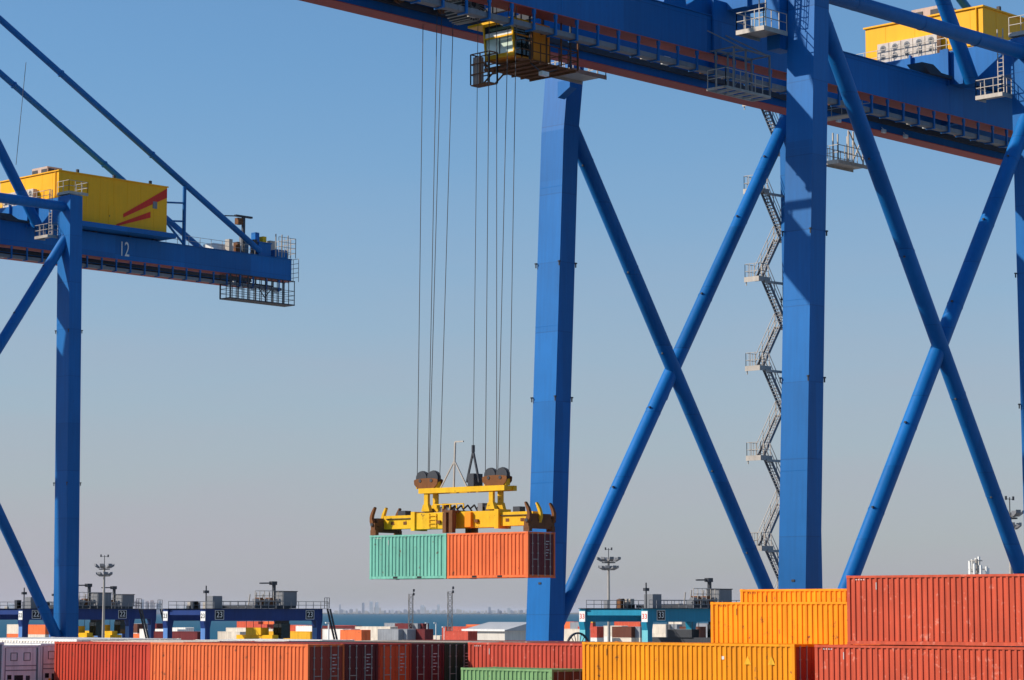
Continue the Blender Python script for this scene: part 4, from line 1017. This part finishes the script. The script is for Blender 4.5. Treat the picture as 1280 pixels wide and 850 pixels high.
light_mast('floodlight mast standing behind the gantry numbered 22', 129.5, 708, 400, 14, 1.35)
light_mast('floodlight mast standing behind the teal gantry', 761, 699, 380, 16, 1.6)
lm_ = light_mast('floodlight mast half hidden behind the diagonal brace', 1265, 644, 265, 12, 1.2)
def lattice_mast(label, px, top, d):
    x, y = camxy(px, d); k = FPX / d; h = EYE + (765 - top) / k; w_ = .55
    t = thing('lattice_mast', label, 'light mast', (x, y, 0), TH, 'lattice masts before the sea')
    mb = MB()
    for sx in (-w_, w_):
        for sy in (-w_, w_): mb.beam((sx, sy, 0), (sx*.8, sy*.8, h), .16)
    n_ = int(h / 1.3)
    for i in range(n_):
        z0_, z1_ = i*h/n_, (i+1)*h/n_; s_ = 1 if i % 2 else -1
        for (a0, b0, a1, b1) in ((-w_, -w_, w_, -w_), (w_, -w_, w_, w_), (w_, w_, -w_, w_), (-w_, w_, -w_, -w_)):
            mb.beam((a0 if s_ > 0 else a1, b0 if s_ > 0 else b1, z0_), (a1 if s_ > 0 else a0, b1 if s_ > 0 else b0, z1_), .12)
            mb.beam((a0, b0, z1_), (a1, b1, z1_), .1)
    mb.build('lattice', GALV, t)
    for i in range(4):
        MB().box(-1.3 + i * .75, -.8 + i * .75, -.9, -.5, h - .3 + .9 * (i % 2), h + .3 + .9 * (i % 2)).build('floodlight', DSTEEL, t)
    tp = MB(); tp.beam((-1.3, -.6, h - .4), (1.6, -.6, h - .4), .1); tp.beam((-1.3, -.6, h + .5), (1.6, -.6, h + .5), .1); tp.beam((0, -.6, h - .4), (0, -.6, h + .9), .1); tp.build('lamp_bar', GALV, t)
lattice_mast('lattice floodlight mast in front of grey container stacks', 513.5, 743, 600)
lattice_mast('lattice floodlight mast beside the cream warehouse', 562.5, 740, 570)
x, y = camxy(1222, 300)
am = thing('antenna_mast', 'pale mobile phone mast peeping over the tall red container', 'antenna mast', (x, y, 0))
MB().tube((0,0,0), (0,0,25.2), .3, 12, .18).build('pole', GALV, am)
for i in range(9):
    a = i * .7; MB().box(math.cos(a)*(.5 + .12*i) - .15, math.cos(a)*(.5 + .12*i) + .15, math.sin(a)*(.5 + .1*i) - .1, math.sin(a)*(.5 + .1*i) + .1, 23.6 - .14*i, 25.5 - .17*i).build('panel_antenna', WHITE, am)
fr = MB(); fr.ring((0,0,24), (0,0,1), .9, 1.0, .1, 12); fr.ring((0,0,25), (0,0,1), .6, .7, .1, 12)
for a in range(4): fr.beam((0,0,24), (math.cos(a*1.57), math.sin(a*1.57), 24), .08)
fr.build('antenna_frame', GALV, am)
for px, d in ((534, 640), (545, 620), (555.5, 560), (411, 420)):
    x, y = camxy(px, d); k = FPX / d
    t = thing('slim_lamp_post', 'slim pale lamp post among the yard containers before the sea', 'lamp post', (x, y, 0), 0, 'slim lamp posts')
    h = EYE - (14 if px < 550 else 19) / k
    MB().tube((0,0,0), (0,0,h), .2, 8, .12).build('pole', WHITE, t); MB().box(-.7, .1, -.15, .15, h, h + .2).build('lamp_head', WHITE, t)

# ------------------------------------------------------------------ warehouse
wp = P(631, 788.5, d=470)
wh = thing('warehouse', 'cream warehouse with grey gabled roof beside the blue crane leg', 'warehouse', (wp.x, wp.y, 0))
MB().box(0, 14, 0, 10.5, 0, wp.z).build('wall', CREAM, wh)
rf = MB(); rf.prism([(-.4, wp.z), (14.4, wp.z), (14.4, wp.z + .12), (7, wp.z + 1.6), (-.4, wp.z + .12)], 'y', -.4, 10.9); rfo = rf.build('roof', ROOFG, wh)
MB().box(-.46, -.4, -.4, 10.9, wp.z - .1, wp.z + .3).build('gutter', WHITE, rfo)
for k in range(3): MB().box(-.04, 0, 1.2 + k * 3.3, 2.6 + k * 3.3, 8.5, 10.3).build('window', DSTEEL, wh)

# ------------------------------------------------------------------ yard containers
YM = {}
def yard_mesh(L, c):
    k = (L, c)
    if k not in YM:
        mb = MB(); mb.box(.03, W - .03, .03, L - .03, .03, STD - .03)
        for x0_ in (0, W - .1):
            mb.box(x0_, x0_ + .1, 0, L, STD - .12, STD); mb.box(x0_, x0_ + .1, 0, L, 0, .15)
            for y0_ in (0, L - .1): mb.box(x0_, x0_ + .1, y0_, y0_ + .1, .151, STD - .121)
        for xx in (.5, .95, 1.4, 1.85): mb.box(xx, xx + .07, -.02, .03, .1, STD - .1)
        me = bpy.data.meshes.new('yard_container'); me.from_pydata(mb.v, [], mb.f); me.materials.append(CC[c]); me.update(); YM[k] = me
    return YM[k]
YARD = []
def yard_stack(px, top, d, L, cols):
    """px: photo column of the nearest corner; top row colour first; stands on the ground"""
    x, y = camxy(px, d)
    n_ = len(cols)
    for i, c in enumerate(cols):
        o = inst('yard_container', yard_mesh(L, c), None, (x, y, (n_ - 1 - i) * (STD + .005)))
        tier = ('top', 'second from top', 'third from top', 'fourth from top', 'fifth from top', 'bottom')[i] + ' tier'
        zone = 'behind gantry 22' if px < 205 else 'under gantry 23' if px < 400 else 'beside gantry 23' if px < 456 else 'around the lattice mast' if px < 540 else 'by the cream warehouse' if px < 660 else 'beside the far crane leg' if px < 732 else 'behind the teal gantry'
        tag(o, 'distant %s container, %s, in the yard %s' % (NM[c], tier, zone), 'container', 'yard stacks ' + zone)
NM = {'orange': 'orange', 'amber': 'amber yellow', 'brick': 'brick red', 'red': 'red', 'coral': 'salmon red', 'maroon': 'maroon', 'grey': 'grey', 'cream': 'cream', 'white': 'white',
      'brown': 'brown', 'yellow': 'yellow', 'tan': 'tan', 'blue': 'blue', 'darkgreen': 'dark green', 'rust': 'rust red', 'teal': 'mint green', 'green': 'pale green'}
def dist_for(top, n_): return (EYE - n_ * (STD + .005)) * FPX / (top - 765)
filler = ('grey', 'rust', 'cream', 'maroon', 'orange', 'blue', 'white')
for px, top, L, n_, cols in (
    # px of near corner, roof row in the photo, length, tiers, colours from the top
    (421, 785, S20, 6, ('brown', 'brown', 'grey')), (428.5, 786, S20, 6, ('white', 'grey')), (439, 786, S20, 6, ('grey', 'grey')),
    (452, 787, S20, 6, ('orange', 'orange')), (444, 782, S40, 6, ('maroon', 'coral')), (437, 781.5, S20, 6, ('coral', 'brown')),
    (488, 783, S40, 6, ('cream', 'cream')), (497, 778.5, S20, 6, ('grey', 'grey')), (511, 779, S20, 6, ('maroon', 'grey')), (522, 779, S20, 6, ('grey', 'maroon')), (529, 779, S20, 6, ('maroon', 'grey')),
    (484, 793, S40, 5, ('cream', 'grey')), (498, 786, S20, 6, ('grey', 'grey')), (509, 786, S20, 6, ('grey', 'grey')), (531, 786, S20, 6, ('maroon', 'brown')),
    (550, 794, S40, 5, ('cream', 'white')), (585, 788.5, S20, 6, ('brick', 'grey')), (598, 783, S40, 6, ('brick', 'coral')), (622, 780.5, S40, 6, ('orange', 'coral')),
    (640, 777.5, S20, 6, ('coral', 'orange')), (647, 777.5, S20, 6, ('brown', 'maroon')),
    (25, 780, S20, 6, ('cream', 'orange')), (57, 780.5, S40, 6, ('orange', 'cream', 'orange')), (35, 791, S20, 5, ('white', 'orange')),
    (124, 794, S40, 5, ('orange', 'grey')), (140, 793, S20, 5, ('maroon', 'grey')), (182, 779, S20, 6, ('grey', 'orange')), (172, 779.5, S20, 6, ('brown', 'white')), (196, 779, S20, 6, ('maroon', 'orange')),
    (192, 791, S20, 5, ('white', 'orange')), (176, 791.5, S20, 5, ('orange', 'grey')),
    (222, 786, S40, 6, ('white', 'maroon')), (247, 789, S40, 6, ('maroon', 'blue')), (232, 784, S20, 6, ('white', 'grey')),
    (328, 784.5, S40, 6, ('cream', 'white')), (300, 789, S20, 6, ('cream', 'grey')), (323, 776.5, S40, 6, ('coral', 'brick')), (343, 776.5, S40, 6, ('orange', 'brick')), (334, 780, S20, 6, ('brick', 'coral')), (341, 786, S20, 6, ('cream', 'grey')),
    (388, 789, S40, 6, ('yellow', 'yellow')), (382, 781, S40, 6, ('coral', 'white')), (390, 782, S20, 6, ('white', 'cream')),
    (717, 777, S20, 6, ('orange', 'coral')), (729, 777.5, S20, 6, ('grey', 'grey')), (728, 786, S40, 6, ('cream', 'white')), (746, 783, S20, 6, ('brick', 'white')), (741, 772.5, S20, 6, ('yellow', 'brick')),
    (777, 782, S20, 6, ('cream', 'white')), (789, 783, S20, 6, ('brown', 'cream')), (800, 783, S20, 6, ('grey', 'cream')), (800, 777, S40, 6, ('coral', 'grey')), (775, 792, S40, 5, ('cream', 'grey')),
    (832, 780, S20, 6, ('cream', 'cream')), (846, 780, S20, 6, ('grey', 'white')), (852, 777, S20, 6, ('cream', 'white')), (862, 786, S20, 6, ('grey', 'grey')), (884, 779, S20, 6, ('grey', 'grey')), (874, 783, S20, 6, ('brown', 'grey')), (848, 791, S20, 5, ('grey', 'cream'))):
    cs = list(cols)
    while len(cs) < n_: cs.append(filler[(len(cs) + int(px)) % 7])
    yard_stack(px, top, dist_for(top, n_), L, cs[:n_])

# ------------------------------------------------------------------ haze over the whole scene
hz_m = bpy.data.materials.new('haze_air'); hz_m.use_nodes = True
n = hz_m.node_tree.nodes; n.remove(n['Principled BSDF'])
pv = n.new('ShaderNodeVolumePrincipled'); pv.inputs['Color'].default_value = (.92, .92, 1.0, 1); pv.inputs['Density'].default_value = 1.4e-5; pv.inputs['Anisotropy'].default_value = 0.2
hz_m.node_tree.links.new(pv.outputs[0], n['Material Output'].inputs['Volume'])
ho = MB().box(-75000, 75000, -75000, 75000, -12, 140).build('haze', hz_m, smooth=False)
ho['kind'] = 'stuff'
